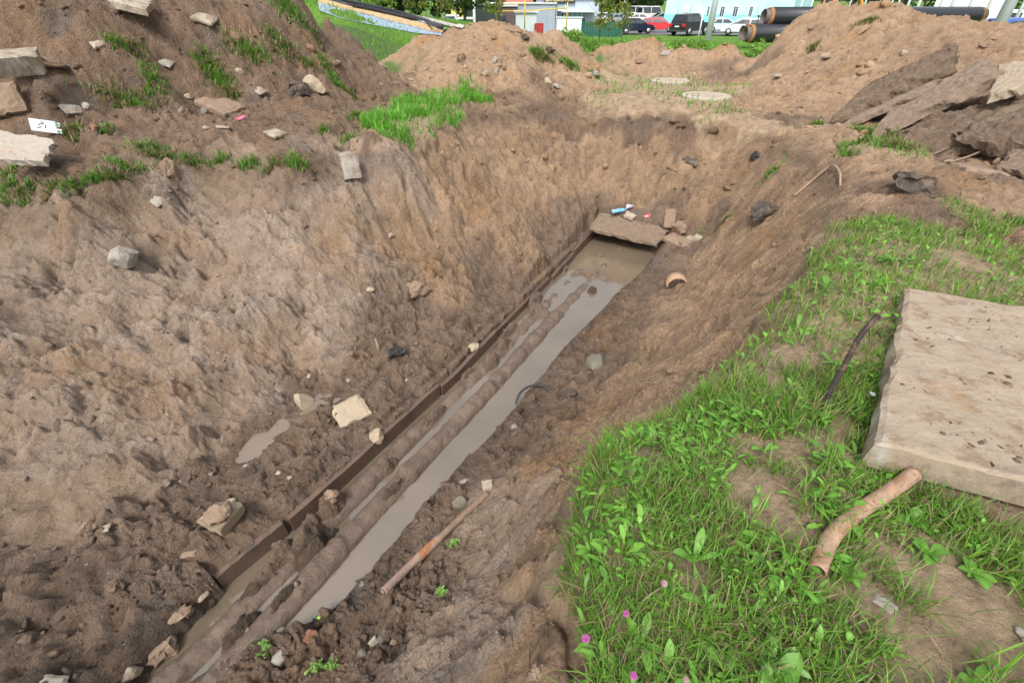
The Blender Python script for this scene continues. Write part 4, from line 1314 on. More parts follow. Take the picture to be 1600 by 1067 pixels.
scrap('pink_scrap', 378, 190, .14, .05, mat('pink_plastic', (.6, .12, .22), .6), 'small pink plastic scrap on the sandy ledge of the left spoil', 'plastic scrap', 6, .2, .03, .012)
scrap('paper_scrap', 1355, 629, .035, .022, mat('white_paper', (.78, .8, .8), .7), 'tiny white paper scrap in the grass left of the big slab', 'paper scrap', 7, -.5, .06, .006)
scrap('green_leaf', 501, 966, .035, .03, mat('fresh_leaf', (.28, .5, .08), .5), 'single yellow-green leaf at the near end of the grey water', 'leaf', 8, .5, .015, .003)
# white card with torn green edge
p = hit(77, 214)
b = empty('torn_card', p + Vector((0, 0, .12)), 0, 'torn white card with green marks leaning by the flat grey slab on the left', 'card')
b.rotation_euler = (math.radians(48), math.radians(18), math.radians(48))
bm = bmesh.new()
for (x0, y0, x1, y1) in [(-.13, -.10, .13, .10)]:
    bx(bm, (0, 0, 0), (.24, .17, .004))
for k, yy in enumerate((-.07, -.03, .02, .06)):
    bx(bm, (.135, yy, 0), (.05 + .01 * (k % 2), .022, .004))
bm_obj('sheet', bm, mat('white_card', (.75, .76, .75), .6, 0, .05, 10), b)
for k, (xx, yy, ww) in enumerate([(-.02, .02, .07), (.02, -.01, .05), (0, .045, .04), (-.04, -.03, .05)]):
    box('print_mark', (xx, yy, .0035), (ww, .012, .002), mat('dark_print', (.08, .09, .08), .7), b, rot=Matrix.Rotation(.5 + k, 4, 'Z'))
for yy in (-.07, .02, .06):
    box('green_mark', (.13, yy, .0035), (.03, .016, .002), mat('green_print', (.06, .4, .28), .6), b)

# far left slabs and shard
p = at_z(35, 222, .28)
q4 = [Vector(at_z(-30, 246, .33)), Vector(at_z(68, 252, .30)), Vector(at_z(80, 216, .46)), Vector(at_z(-30, 196, .52))]
plate('broken_slab', 'flat grey concrete slab at the left picture edge beside the torn white card', 'concrete slab', q4, .08, mat('flat_grey_slab', (.30, .265, .225), .9, 0, .1, 5, .006, 30, col2=(.30, .22, .16), c2scale=2.5, c2lo=.52, c2hi=.66), 21, .05, .06, .01, .02)
q4 = [Vector(at_D(-20, 92, 8.8)), Vector(at_D(58, 86, 9.0)), Vector(at_D(56, 73, 9.4)), Vector(at_D(-20, 77, 9.3))]
plate('broken_slab', 'pale kerb-like concrete block near the top left picture edge', 'concrete block', q4, .22, PALE, 22, .04, .03, .012, .02)
q4 = [Vector(at_D(168, 0, 10.3)), Vector(at_D(228, 14, 10.0)), Vector(at_D(236, 0, 10.6)), Vector(at_D(190, -14, 10.9))]
plate('broken_slab', 'pale flat slab cut by the top picture edge on the left heap', 'concrete slab', q4, .10, PALE, 23, .04, .04, .012, .02)
p = hit(60, 116)
bm = bmesh.new()
rows = []
for i in range(13):
    t = i / 12 * 2 - 1
    rows.append([bm.verts.new((t * .37, yy, .09 * (1 - t * t) + .015 * math.sin(t * 9) - .02 * abs(yy) * 4)) for yy in (-.14, -.05, .1)])
for i in range(12):
    for k in range(2): bm.faces.new((rows[i][k], rows[i + 1][k], rows[i + 1][k + 1], rows[i][k + 1]))
bmesh.ops.solidify(bm, geom=bm.faces[:], thickness=.02)
o = bm_obj('bent_sheet', bm, mat('brown_sheet', (.23, .155, .10), .8, 0, .2, 10, .004), None, True)
o.location = p + Vector((0, 0, .07)); o.rotation_euler = (.25, 0, .55)
tag(o, 'arched brown sheet fragment below the pale kerb block on the left', 'sheet fragment')

# manhole covers
for x, y, rad, lb in [(1103, 152, .50, 'nearer round concrete manhole cover at the back rim of the pit'), (1046, 128, .50, 'farther round concrete manhole cover behind the first one')]:
    p = hit(x, y)
    e = empty('manhole_cover', (p.x, p.y, p.z - .025), 0, lb, 'manhole cover', 'round manhole covers on the back rim')
    bm = bmesh.new(); tube_bm(bm, [(0, 0, -.12), (0, 0, .055), (0, 0, .065)], [rad, rad, rad - .02], 48)
    bmesh.ops.recalc_face_normals(bm, faces=bm.faces[:])
    bm_obj('ring', bm, mat('pale_cover', (.36, .32, .27), .85, 0, .1, 6, .004, 30, col2=(.36, .27, .19), c2scale=3), e)
    bm = bmesh.new(); tube_bm(bm, [(0, 0, .066), (0, 0, .085)], [rad * .64, rad * .62], 40)
    bmesh.ops.recalc_face_normals(bm, faces=bm.faces[:])
    bm_obj('lid', bm, mat('lid', (.33, .26, .20), .85, 0, .12, 7, .004, 30), e)
# ------------------------------------------------------------------ grass
def blades(X, Y, H, rng, wid=.004, lean=.5, straw=.12, base_col=((.070, .165, .022), (.185, .33, .045)), zoff=-.008):
    n = len(X)
    Z = heightfield(X, Y, False) + zoff
    az = rng.uniform(0, 2 * math.pi, n)
    ln = np.abs(rng.normal(0, lean, n)) + .1
    L = H * rng.uniform(.55, 1.25, n)
    w = wid * rng.uniform(.6, 1.5, n)
    dx, dy = np.cos(az), np.sin(az)
    rot = az + math.pi / 2 + rng.normal(0, .5, n)
    sx, sy = np.cos(rot), np.sin(rot)
    ts = [0, .35, .7, 1.0]
    V = np.zeros((n, 7, 3))
    for i, t in enumerate(ts):
        bend = ln * L * (t ** 1.8)
        hz = L * t * np.sqrt(np.clip(1 - (ln * t * .55) ** 2, .08, 1))
        cx, cy, cz = X + dx * bend, Y + dy * bend, Z + hz
        hw = w * (1 - .25 * t) * .5 if i < 3 else w * 0
        if i < 3:
            V[:, 2 * i] = np.stack([cx - sx * hw, cy - sy * hw, cz], -1)
            V[:, 2 * i + 1] = np.stack([cx + sx * hw, cy + sy * hw, cz], -1)
        else:
            V[:, 6] = np.stack([cx, cy, cz], -1)
    o = np.arange(n)[:, None] * 7
    Q = np.concatenate([o + [0, 1, 3, 2], o + [2, 3, 5, 4]])
    Tt = o + [4, 5, 6]
    c0, c1 = np.array(base_col[0]), np.array(base_col[1])
    k = rng.random((n, 1))
    C = c0 * (1 - k) + c1 * k
    C *= (1 + .25 * perlin(X * 2.2, Y * 2.2, 500))[:, None]
    s = rng.random(n) < straw
    C[s] = np.array([.27, .20, .12]) * rng.uniform(.6, 1.2, (s.sum(), 1))
    Cv = np.repeat(C[:, None, :], 7, 1)
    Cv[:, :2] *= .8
    return V.reshape(-1, 3), Q, Tt, Cv.reshape(-1, 3)

def leaves(X, Y, Zb, L, W, az, el, curl, rng, prof, nl=5, col=None, fold=.25):
    """broad leaves: 3 vertices per level"""
    n = len(X)
    V = np.zeros((n, nl + 1, 3, 3))
    dx, dy = np.cos(az), np.sin(az)
    sx, sy = -dy, dx
    px, pz = np.zeros(n), np.zeros(n)
    e = el.copy()
    for i in range(nl + 1):
        t = i / nl
        hw = W * .5 * np.interp(t, prof[0], prof[1])
        cx, cy, cz = X + dx * px, Y + dy * px, Zb + pz
        V[:, i, 0] = np.stack([cx + sx * hw, cy + sy * hw, cz + hw * fold], -1)
        V[:, i, 1] = np.stack([cx, cy, cz], -1)
        V[:, i, 2] = np.stack([cx - sx * hw, cy - sy * hw, cz + hw * fold], -1)
        px = px + np.cos(e) * L / nl
        pz = pz + np.sin(e) * L / nl
        e = e - curl / nl
    o = (np.arange(n) * (nl + 1) * 3)[:, None]
    Q = []
    for i in range(nl):
        for k in (0, 1):
            a = 3 * i + k
            Q.append(o + [a, a + 1, a + 4, a + 3])
    C = np.repeat(col[:, None, :], (nl + 1) * 3, 1).reshape(n, nl + 1, 3, 3).copy()
    C[:, :, 1] *= 1.35
    return V.reshape(-1, 3), np.concatenate(Q), C.reshape(-1, 3)

LANCE = ([0, .15, .4, .65, .85, 1], [.12, .35, .8, 1, .7, .04])
OVAL = ([0, .15, .5, .8, 1], [.1, .6, 1, .8, .1])
DAND = ([0, .1, .2, .25, .35, .4, .5, .56, .68, .72, .85, 1], [.1, .2, .5, .25, .7, .35, .9, .5, 1.0, .7, .8, .05])

def make_stuff(name, parts, label, kind='stuff'):
    VV, QQ, TT, CC = [], [], [], []
    off = 0
    for p in parts:
        if len(p) == 4: V, Q, T, C = p
        else: V, Q, C = p; T = np.zeros((0, 3), int)
        VV.append(V); QQ.append(Q + off); TT.append(T + off); CC.append(C)
        off += len(V)
    F = [np.concatenate(QQ)]
    T = np.concatenate(TT)
    if len(T): F.append(T)
    me = np_mesh(name, np.concatenate(VV), F)
    vcol(me, 'tint', np.clip(np.concatenate(CC), .01, .8))
    o = link(name, me, LEAF)
    if kind: o['kind'] = kind
    if label: o['label'] = label
    return o

rng = np.random.default_rng(21)
# bare sandy spots in the turf: picture x, y, radius m
BARE = [(1215, 775, .15), (1180, 745, .13), (1255, 815, .12), (1290, 680, .13), (1330, 655, .10), (1340, 710, .10), (1490, 895, .16), (1560, 935, .16), (1420, 960, .12), (1500, 1010, .12), (1590, 1010, .12), (1300, 905, .05), (1085, 880, .09), (1400, 850, .10),
        (1500, 395, .25), (1380, 925, .08), (1230, 540, .12), (1210, 580, .12), (1440, 1050, .08), (1250, 700, .12), (1450, 900, .09), (1340, 780, .07), (960, 850, .0), (1560, 980, .12), (1010, 700, .1), (1180, 690, .1)]
BARE = [(*at_z(x, y, .08)[:2], r) for x, y, r in BARE]
def turf_ok(X, Y, rng, thr=.5, bare=True):
    Z, Wt, a = heightfield(X, Y)
    ok = (a['turf'] > .8) & (Z > -.2)
    dens = np.ones(len(X))
    if bare:
        for bx_, by_, r in BARE:
            if r > 0:
                d2 = ((X - bx_) ** 2 + (Y - by_) ** 2) / (r * (1 + .5 * perlin(X * 6, Y * 6, 520))) ** 2
                dens *= 1 - .96 * np.exp(-d2 ** 2)
        dens *= np.clip(1.05 + .9 * fbm(X * 2.4, Y * 2.4, 3, 525), .12, 1)
    # the slab keeps its footprint clear
    c0_, c1_ = np.array(c0[:2]), np.array(c1[:2])
    u = (c1_ - c0_); ul = np.linalg.norm(u); u = u / ul
    v = np.array([u[1], -u[0]])
    a_, b_ = (X - c0_[0]) * u[0] + (Y - c0_[1]) * u[1], (X - c0_[0]) * v[0] + (Y - c0_[1]) * v[1]
    ok &= ~((a_ > .03) & (a_ < ul - .03) & (b_ > .03) & (b_ < 2.4))
    return ok & (rng.random(len(X)) < dens)

def region(n, x0, x1, y0, y1):
    return rng.uniform(x0, x1, n), rng.uniform(y0, y1, n)
parts = []
# near turf
for (n, x0, x1, y0, y1, h, w) in [(44000, .05, 2.6, .3, 2.0, .10, .0040), (22000, 1.0, 5.5, 1.6, 4.6, .095, .0055), (9000, 2.2, 8.5, 3.6, 7.5, .10, .008)]:
    X, Y = region(n, x0, x1, y0, y1)
    k = turf_ok(X, Y, rng)
    X, Y = X[k], Y[k]
    hh = h * (1 + .5 * fbm(X * 1.8, Y * 1.8, 2, 530))
    parts.append(blades(X, Y, hh, rng, w, .65, .2))
# bright swath on the left rim and turf by the manholes
X, Y = region(26000, -3.6, -.2, 7.2, 11.8)
k = turf_ok(X, Y, rng, bare=False) & (rng.random(len(X)) < np.clip(.45 + 1.2 * fbm(X * 1.6, Y * 1.6, 3, 547), .1, 1))
parts.append(blades(X[k], Y[k], .16 * (1 + .8 * fbm(X[k] * 2.5, Y[k] * 2.5, 3, 549)), rng, .013, .5, .05, ((.085, .23, .022), (.15, .36, .045))))
X, Y = region(9000, .4, 7.2, 9.2, 15)
k = turf_ok(X, Y, rng, bare=False) & (rng.random(len(X)) < np.clip(.35 + 1.1 * fbm(X * .9, Y * .9, 3, 541), 0, 1))
parts.append(blades(X[k], Y[k], np.full(k.sum(), .10), rng, .014, .5, .12))
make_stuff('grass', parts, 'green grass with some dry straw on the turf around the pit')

# broad small leaves between the grass
parts = []
for (n, x0, x1, y0, y1, L0, L1) in [(2600, .05, 2.7, .3, 2.0, .014, .034), (3000, 1.0, 5.5, 1.6, 4.6, .02, .05)]:
    X, Y = region(n, x0, x1, y0, y1)
    k = turf_ok(X, Y, rng) & (fbm(X * 1.9, Y * 1.9, 2, 545) > -.12)
    X, Y = X[k], Y[k]
    m = len(X)
    g = rng.uniform(0, 1, (m, 1))
    col = np.array([.085, .22, .028]) * (1 - g) + np.array([.16, .34, .045]) * g
    L = rng.uniform(L0, L1, m)
    parts.append(leaves(X, Y, heightfield(X, Y, False) + rng.uniform(.01, .06, m), L, L * rng.uniform(.35, .8, m), rng.uniform(0, 6.28, m), rng.uniform(.1, 1.0, m), rng.uniform(.3, 1.4, m), rng, OVAL, 3, col))
X, Y = region(2600, .1, 1.5, .45, 1.75)
k = turf_ok(X, Y, rng, bare=True) & (fbm(X * 2.2, Y * 2.2, 2, 548) > -.05) & (Y - 1.05 * X > -.35)
X, Y = X[k], Y[k]
m = len(X)
g = rng.uniform(0, 1, (m, 1))
col = np.array([.07, .18, .024]) * (1 - g) + np.array([.15, .31, .045]) * g
L = rng.uniform(.03, .085, m)
parts.append(leaves(X, Y, heightfield(X, Y, False) + rng.uniform(.01, .05, m), L, L * rng.uniform(.22, .42, m), rng.uniform(0, 6.28, m), rng.uniform(.3, 1.3, m), rng.uniform(.5, 1.8, m), rng, DAND, 8, col))
make_stuff('low_weeds', parts, 'small clover and weed leaves mixed through the near turf')

# tufts on the spoil and along the rims: x, y, half width px, half height px, blade height m, kind (g green, d dry)
TUFTS = '''
393,85,24,14,.16,g;450,14,18,14,.16,g;470,34,10,6,.12,g;322,100,12,14,.16,g;345,128,14,14,.16,g;360,146,10,12,.14,d;242,125,12,14,.14,g;232,145,5,6,.1,g;190,152,30,12,.14,d;205,162,20,8,.12,g;205,76,14,10,.12,d;178,62,10,8,.1,g;440,76,16,14,.14,d;430,62,10,8,.12,g
115,205,12,16,.12,d;170,207,7,7,.12,g;235,230,20,8,.14,g;205,262,24,6,.12,g;250,244,18,7,.16,d;10,303,14,8,.12,g;45,302,16,6,.12,g;80,298,14,6,.12,d;110,292,14,6,.12,g;150,284,18,7,.14,g;182,276,12,7,.14,d;300,254,16,6,.14,g;345,250,18,6,.14,g;390,255,16,8,.16,g;425,258,16,8,.16,d;462,253,18,10,.18,g;15,266,10,7,.1,g;28,300,6,10,.12,g
515,112,12,10,.14,g;528,132,12,8,.14,g;545,142,12,8,.12,d;480,98,10,8,.12,d;495,60,8,6,.1,d;555,178,14,8,.14,g;545,215,14,8,.14,g;505,205,8,6,.1,g;890,100,12,10,.2,g;838,82,10,8,.2,g;850,92,12,6,.16,d;1205,266,8,7,.12,g;1340,218,20,10,.16,g;1322,240,10,12,.14,g;1400,228,20,12,.16,d;1350,205,18,7,.14,g;1380,215,12,8,.14,g;1275,192,8,5,.1,g;1270,75,6,4,.14,d
415,1010,9,12,.05,w;497,1042,10,9,.05,w;520,1040,5,5,.04,w;1095,362,7,4,.06,w;1355,36,10,4,.1,d;1060,62,6,4,.1,d;1420,355,30,10,.1,g;1540,360,16,12,.12,g;1580,350,16,10,.12,g;930,115,10,5,.1,g;1130,345,9,5,.1,d;710,850,7,5,.03,w;690,925,6,5,.03,w
'''
parts = []
for blk in TUFTS.strip().replace('\n', ';').split(';'):
    q = blk.split(',')
    x, y, hw, hh, bh = map(float, q[:5])
    p = hit(x, y + 3)
    dist = (p - cam.location).length
    ww = hw * dist * .95 / F_PX
    ll = max(hh * dist * .95 / F_PX / max(.8, (CAM_Z - p.z) / dist + .2), ww * .25) * .8
    n = int(min(260, 30 + 6000 * ww * ll))
    az = math.atan2(p.x, p.y)
    u, v = rng.normal(0, .5, n), rng.normal(0, .45, n)
    X = p.x + u * ww * math.cos(az) + v * ll * math.sin(az)
    Y = p.y - u * ww * math.sin(az) + v * ll * math.cos(az)
    wid = max(.0035, .0016 * dist)
    if q[5] == 'w':
        m = min(40, n)
        L = rng.uniform(.015, .035, m)
        g = rng.uniform(0, 1, (m, 1))
        col = np.array([.10, .2, .04]) * (1 - g) + np.array([.2, .33, .08]) * g
        parts.append(leaves(X[:m], Y[:m], heightfield(X[:m], Y[:m], False) + rng.uniform(.01, .05, m), L, L * .6, rng.uniform(0, 6.28, m), rng.uniform(0, 1, m), rng.uniform(.2, 1, m), rng, OVAL, 3, col))
    elif q[5] == 'g':
        parts.append(blades(X, Y, np.full(n, bh * .8), rng, wid, .7, .22, ((.065, .16, .022), (.13, .27, .04))))
    else:
        parts.append(blades(X, Y, np.full(n, bh * .9), rng, wid, .8, .55, ((.07, .13, .03), (.12, .22, .05))))
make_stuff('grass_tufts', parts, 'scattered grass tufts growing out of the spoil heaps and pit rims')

# ------------------------------------------------------------------ leafy weeds, every plant a thing with its leaves as parts
def one_leaf(name, L, W, el, curl, az, prof, col, parent, nl=12, z=0.0):
    r = np.random.default_rng(int(L * 1e5) % 9999)
    V, Q, C = leaves(np.zeros(1), np.zeros(1), np.full(1, z), np.array([L]), np.array([W]), np.array([az]), np.array([el]), np.array([curl]), r, prof, nl, np.array([col]))
    me = np_mesh(name, V, [Q])
    vcol(me, 'tint', C)
    return link(name, me, LEAF, parent, True)
# x, y, plant radius m, leaf count, profile, label
WEEDS = '''
1090,862,.13,6,LANCE,long-leaved weed with a leaf stretched over bare earth in the near turf
1010,985,.11,6,LANCE,weed with oval leaves right of the two purple clover heads
1075,780,.09,5,LANCE,upright weed with a big leaf left of the bare sandy patch
1150,1040,.12,7,LANCE,weed rosette at the bottom edge in the middle of the turf
1225,1015,.13,5,LANCE,pale sage-green long-leaved weed near the bottom edge
1230,1050,.11,6,OVAL,weed with bright oval leaves at the bottom edge
985,740,.10,6,DAND,toothed dandelion at the left end of the turf tip
1075,735,.10,6,DAND,toothed dandelion above the big upright leaf
1000,800,.09,7,DAND,dense dandelion rosette on the near left turf edge
930,830,.08,6,DAND,dandelion hanging at the turf edge above the slope
960,900,.09,6,DAND,dandelion above the left purple clover head
1130,740,.09,6,DAND,dandelion just left of the bare sandy patch
1110,930,.10,6,LANCE,narrow-leaved weed between bare earth and the bottom edge
1055,905,.08,5,LANCE,small weed beside the pale pink clover head
1050,1030,.10,6,LANCE,dark leafy weed left of the bottom rosette
980,1020,.07,6,DAND,small dandelion among clover by the turf edge
1190,760,.06,4,LANCE,flattened weed sprig lying over the bare sandy patch
1190,870,.08,5,LANCE,weed sprig under the bare sandy patch
1180,945,.10,6,LANCE,long-bladed weed in the middle of the near turf
1290,1000,.09,5,LANCE,weed left of the lower sand strip
1340,880,.08,6,OVAL,leafy weed right of the bent pipe end
1440,800,.08,6,OVAL,round-leaved weed beside the bent pipe under the slab
1500,800,.08,6,OVAL,round-leaved weed below the middle of the slab
1560,830,.09,6,OVAL,round-leaved weed below the right end of the slab
1470,850,.08,6,OVAL,leafy weed between slab and sand strip
1540,880,.08,6,OVAL,leafy weed above the sand strip at the right
1345,700,.08,6,LANCE,weed by the foot of the slab corner
1240,650,.10,7,DAND,dandelion between the ribbed bar and the pit edge
1200,690,.09,6,DAND,dandelion on the worn turf above the sandy patch
1160,640,.10,7,DAND,dandelion on the turf edge by the rooty notch
1310,560,.10,7,DAND,dandelion left of the ribbed bar
1250,600,.10,7,DAND,dandelion left of the foot of the ribbed bar
1390,640,.06,5,DAND,dandelion in the shade of the slab
1335,400,.13,8,DAND,big dandelion at the far left corner of the right lawn
1390,395,.13,8,DAND,dandelion near the top edge of the right lawn
1430,400,.12,8,DAND,dandelion behind the slab at the top of the right lawn
1290,450,.12,7,DAND,dandelion on the sloping edge of the right lawn
1250,500,.11,7,DAND,dandelion at the rim halfway down the right lawn
1370,450,.10,7,DAND,dandelion between slab and rim
1330,500,.10,6,LANCE,broad weed above the ribbed bar
1550,1050,.08,5,OVAL,weed in the bottom right corner sand
1400,1000,.08,5,LANCE,weed on the lower sand strip
'''
PR = dict(LANCE=LANCE, OVAL=OVAL, DAND=DAND)
for i, ln in enumerate(WEEDS.strip().split('\n')):
    x, y, R_, nlv, pf, lb = ln.split(',', 5)
    p = at_z(float(x), float(y), .10)
    p = Vector((p[0], p[1], gz(p[0], p[1])))
    R_ = float(R_) * .82; nlv = int(nlv)
    e = empty('leafy_weed', p, 0, lb, 'weed', 'leafy weeds growing in the right turf')
    rr_ = random.Random(i + 5)
    a0 = rr_.uniform(0, 6.28)
    g = rr_.random()
    for k in range(nlv):
        L = R_ * rr_.uniform(.6, 1.3)
        kk = g * .6 + rr_.random() * .4
        col = (.075 + .075 * kk, .18 + .13 * kk, .024 + .03 * kk)
        if 'sage' in lb: col = (.22, .36, .13)
        wr = dict(LANCE=.27, OVAL=.55, DAND=.34)[pf] * rr_.uniform(.8, 1.2)
        one_leaf('leaf', L, L * wr, rr_.uniform(.35, 1.15), rr_.uniform(.4, 1.5), a0 + k * 2.4 + rr_.uniform(-.4, .4), PR[pf], col, e, 12 if pf == 'DAND' else 8, .005 + .01 * rr_.random())

# purple clover
PINK = mat('clover_pink', (.42, .11, .32), .7, 0, .35, 60)
PALEP = mat('clover_pale', (.42, .24, .28), .7, 0, .35, 60)
STEM = mat('stem_green', (.12, .22, .05), .7)
for i, (x, y, r, mtl, lb) in enumerate([(915, 997, .0125, PINK, 'brightest purple clover head hanging out over the bare slope'), (978, 958, .0105, PINK, 'small purple clover head just above the turf edge'),
                                (990, 1055, .011, PINK, 'purple clover head near the bottom picture edge'), (1038, 911, .0105, PALEP, 'pale pink withering clover head in the middle of the weeds'), (1072, 1061, .008, PALEP, 'tiny pale clover head touching the bottom edge')]):
    p = Vector(at_z(x, y, .11))
    g0 = Vector((p.x + .03, p.y + .01, 0)); g0.z = gz(g0.x, g0.y)
    e = empty('clover_flower', g0, 0, lb, 'clover flower', 'purple clover flowers in the near turf')
    bm = bmesh.new()
    rr_ = random.Random(i)
    for k in range(60):
        zt = 1 - 1.55 * (k + .5) / 60
        a = k * 2.39996
        s_ = math.sqrt(max(0, 1 - zt * zt))
        d = Vector((s_ * math.cos(a), s_ * math.sin(a), zt))
        q = d.to_track_quat('Z', 'Y').to_matrix().to_4x4()
        bmesh.ops.create_cone(bm, segments=4, radius1=r * .16, radius2=r * .05, depth=r * .9, matrix=Matrix.Translation(p - g0 + d * r * rr_.uniform(.5, .75)) @ q, cap_ends=True)
    bm_obj('flower_head', bm, mtl, e)
    tube('stem', smooth_path([Vector((0, 0, 0)), (p - g0) * .6 + Vector((.004, 0, .01)), p - g0], 5), .0013, STEM, e, 6)
    for k in range(3):
        l = one_leaf('leaf', .022, .016, .3, .3, k * 2.1, OVAL, (.10, .24, .06), e, 4, .02)

# ------------------------------------------------------------------ lawn tufts in the distance
rng = np.random.default_rng(33)
n = 16000
r = rng.uniform(13.5, 42, n); t = np.radians(rng.uniform(-35, 42, n))
X, Y = r * np.sin(t), r * np.cos(t)
Z, Wt, a = heightfield(X, Y)
k = (Wt[:, 5] > .6)
X, Y, r = X[k], Y[k], r[k]
make_stuff('lawn_grass', [blades(X, Y, np.full(len(X), .13) , rng, .03, .5, .06, ((.08, .21, .02), (.16, .34, .04)))], 'lawn grass blades beyond the spoil heaps')
# ------------------------------------------------------------------ the place behind: car park, houses, trees, poles
def gp(px, py, D, dz=0.0):
    p = at_D(px, py, D)
    return Vector((p[0], p[1], gz(p[0], p[1]) + dz))
def face(p): return -math.atan2(p.x, p.y)

# paved car park and service road, draped just above the lawn
def sheet(name, corners, mt, lift, nu=24, nv=8, kind='structure', label=None):
    c = [Vector((*q, 0)) for q in corners]
    us, vs2 = np.linspace(0, 1, nu + 1), np.linspace(0, 1, nv + 1)
    U, Vv = np.meshgrid(us, vs2, indexing='ij')
    def lp(k): return ((1 - U) * (1 - Vv) * c[0][k] + U * (1 - Vv) * c[1][k] + U * Vv * c[2][k] + (1 - U) * Vv * c[3][k]).ravel()
    X, Y = lp(0), lp(1)
    Z = heightfield(X, Y, False)
    far = smooth(70, 90, np.hypot(X, Y))
    Z = Z * (1 - far) - 1.4 * far + lift
    i, j = np.meshgrid(np.arange(nu), np.arange(nv), indexing='ij')
    a = i * (nv + 1) + j
    Fq = np.stack([a, a + nv + 1, a + nv + 2, a + 1], -1).reshape(-1, 4)
    o = link(name, np_mesh(name, np.stack([X, Y, Z], 1), [Fq]), mt)
    if kind: o['kind'] = kind
    if label: o['label'] = label
    return o
ASPH = mat('asphalt', (.13, .13, .135), .85, 0, .15, 1.5, .01, 30)
sheet('car_park', [(-30, 62), (60, 57), (75, 140), (-30, 140)], ASPH, .06, 60, 50)
sheet('road', [(32, 34), (60, 26), (110, 60), (62, 62)], ASPH, .08, 30, 20)

def draped(name, lo, hi, mt, lift, kind='structure'):
    V = []
    L_ = [smooth_path([Vector((x, y, 0)) for x, y in e], 6) for e in (lo, hi)]
    n = min(len(L_[0]), len(L_[1]))
    for k in range(n):
        for e in L_:
            p = hit(e[k].x, e[k].y, 60)
            V.append((p.x, p.y, p.z + lift))
    Fq = np.array([[2 * i, 2 * i + 2, 2 * i + 3, 2 * i + 1] for i in range(n - 1)])
    o = link(name, np_mesh(name, np.array(V), [Fq]), mt)
    o['kind'] = kind
    return o
BLUEG = mat('blue_grey_gravel', (.20, .30, .40), .85, 0, .6, 4, .05, 10, col2=(.38, .42, .46), c2scale=9, c2lo=.48, c2hi=.58)
ORS = mat('orange_sand', (.50, .33, .18), .9, 0, .25, 3, .03, 10, col2=(.36, .31, .27), c2scale=2, c2lo=.55, c2hi=.65)
GRV = mat('pale_path', (.42, .37, .32), .9, 0, .2, 3, .02, 10)
draped('gravel_strip', [(500, 18), (530, 29), (570, 38), (610, 45), (650, 53), (690, 58)], [(497, 6), (530, 14), (570, 23), (610, 34), (650, 44), (690, 56)], BLUEG, .02)
draped('sand_strip', [(497, 6), (530, 14), (570, 23), (610, 34), (650, 44), (690, 56)], [(500, -2), (535, 6), (575, 15), (620, 26), (660, 37), (694, 50)], ORS, .03)
draped('gravel_verge', [(560, 10), (590, 18), (620, 26), (660, 37), (694, 50)], [(565, 6), (595, 14), (625, 22), (665, 34), (698, 48)], BLUEG, .05)
draped('footpath', [(640, 28), (665, 33), (695, 41), (722, 49)], [(645, 25), (668, 29), (697, 36), (726, 44)], GRV, .05)
draped('earth_path', [(530, 0), (560, 6), (590, 13), (610, 18)], [(545, -4), (575, 2), (600, 9), (618, 15)], mat('earth_path', (.27, .22, .19), .9, 0, .2, 3), .05)
BLK = mat('black_hose', (.025, .025, .03), .5, 0, .2, 10)
for pts, lb in [([(493, 0), (520, 6), (545, 13), (590, 22), (640, 33), (670, 42), (690, 52)], 'lower of two long black pipes lying along the orange sand strip'),
                ([(512, 0), (545, 7), (590, 17), (630, 26), (670, 38), (688, 49)], 'upper of two long black pipes lying along the orange sand strip')]:
    P = [hit(x, y, 60) + Vector((0, 0, .12)) for x, y in pts]
    o = tube('drain_hose', [p - P[0] for p in smooth_path(P, 5)], .075, BLK, None, 8)
    o.location = P[0]
    tag(o, lb, 'pipe')

# ------------------------------------------------------------------ big black insulated pipes
PB = mat('black_pipe_jacket', (.018, .019, .024), .28, 0, .2, 3, spec=.6)
PF = mat('brown_pipe_foam', (.30, .15, .07), .9, 0, .25, 8, .01, 20)
PS = mat('pipe_steel', (.16, .13, .12), .6, .4, .2, 5)
def big_pipe(p0, p1, r, label):
    a = (p1 - p0).normalized()
    e = empty('insulated_pipe', (p0 + p1) / 2, 0, label, 'pipe', 'large black insulated pipes on the lawn')
    c = (p0 + p1) / 2
    def hollow(name, q0, q1, ro, ri, mt):
        bm = bmesh.new()
        A = tube_bm(bm, [q0 - c, q1 - c], ro, 40, False)
        B_ = tube_bm(bm, [q0 - c, q1 - c], ri, 40, False)
        for x, y in ((A[0], B_[0]), (A[1], B_[1])):
            for k in range(40): bm.faces.new((x[k], x[(k + 1) % 40], y[(k + 1) % 40], y[k]))
        bmesh.ops.recalc_face_normals(bm, faces=bm.faces[:])
        return bm_obj(name, bm, mt, e, True)
    j = hollow('casing', p0 + a * .25, p1 - a * .25, r, r * .97, PB)
    hollow('foam', p0 + a * .08, p1 - a * .08, r * .965, r * .80, PF)
    hollow('steel_core', p0 - a * .15, p1 + a * .15, r * .79, r * .76, PS)
    for ob in e.children:
        pass
    return e
A0, A1 = gp(1168, 50, 32), gp(1528, 40, 40)
A0.z = at_D(1170, 53, 32)[2]; A1.z = A0.z - .0
r_ = .42
big_pipe(A0, A1, r_, 'lower black insulated pipe with brown foam end, on the lawn behind the right heap')
d_ = (A1 - A0).normalized(); n_ = Vector((-d_.y, d_.x, 0)); n_ = n_ if n_.y > 0 else -n_
B0, B1 = A0 + n_ * .86 + d_ * .3, A1 + n_ * .86
big_pipe(B0, B1, r_, 'rear black insulated pipe hidden behind the lower one')
C0 = (A0 + B0) / 2 + Vector((0, 0, .73)) + d_ * .9; C1 = (A1 + B1) / 2 + Vector((0, 0, .73)) + d_ * .3
big_pipe(C0, C1, r_, 'upper black insulated pipe resting on top of the other two')

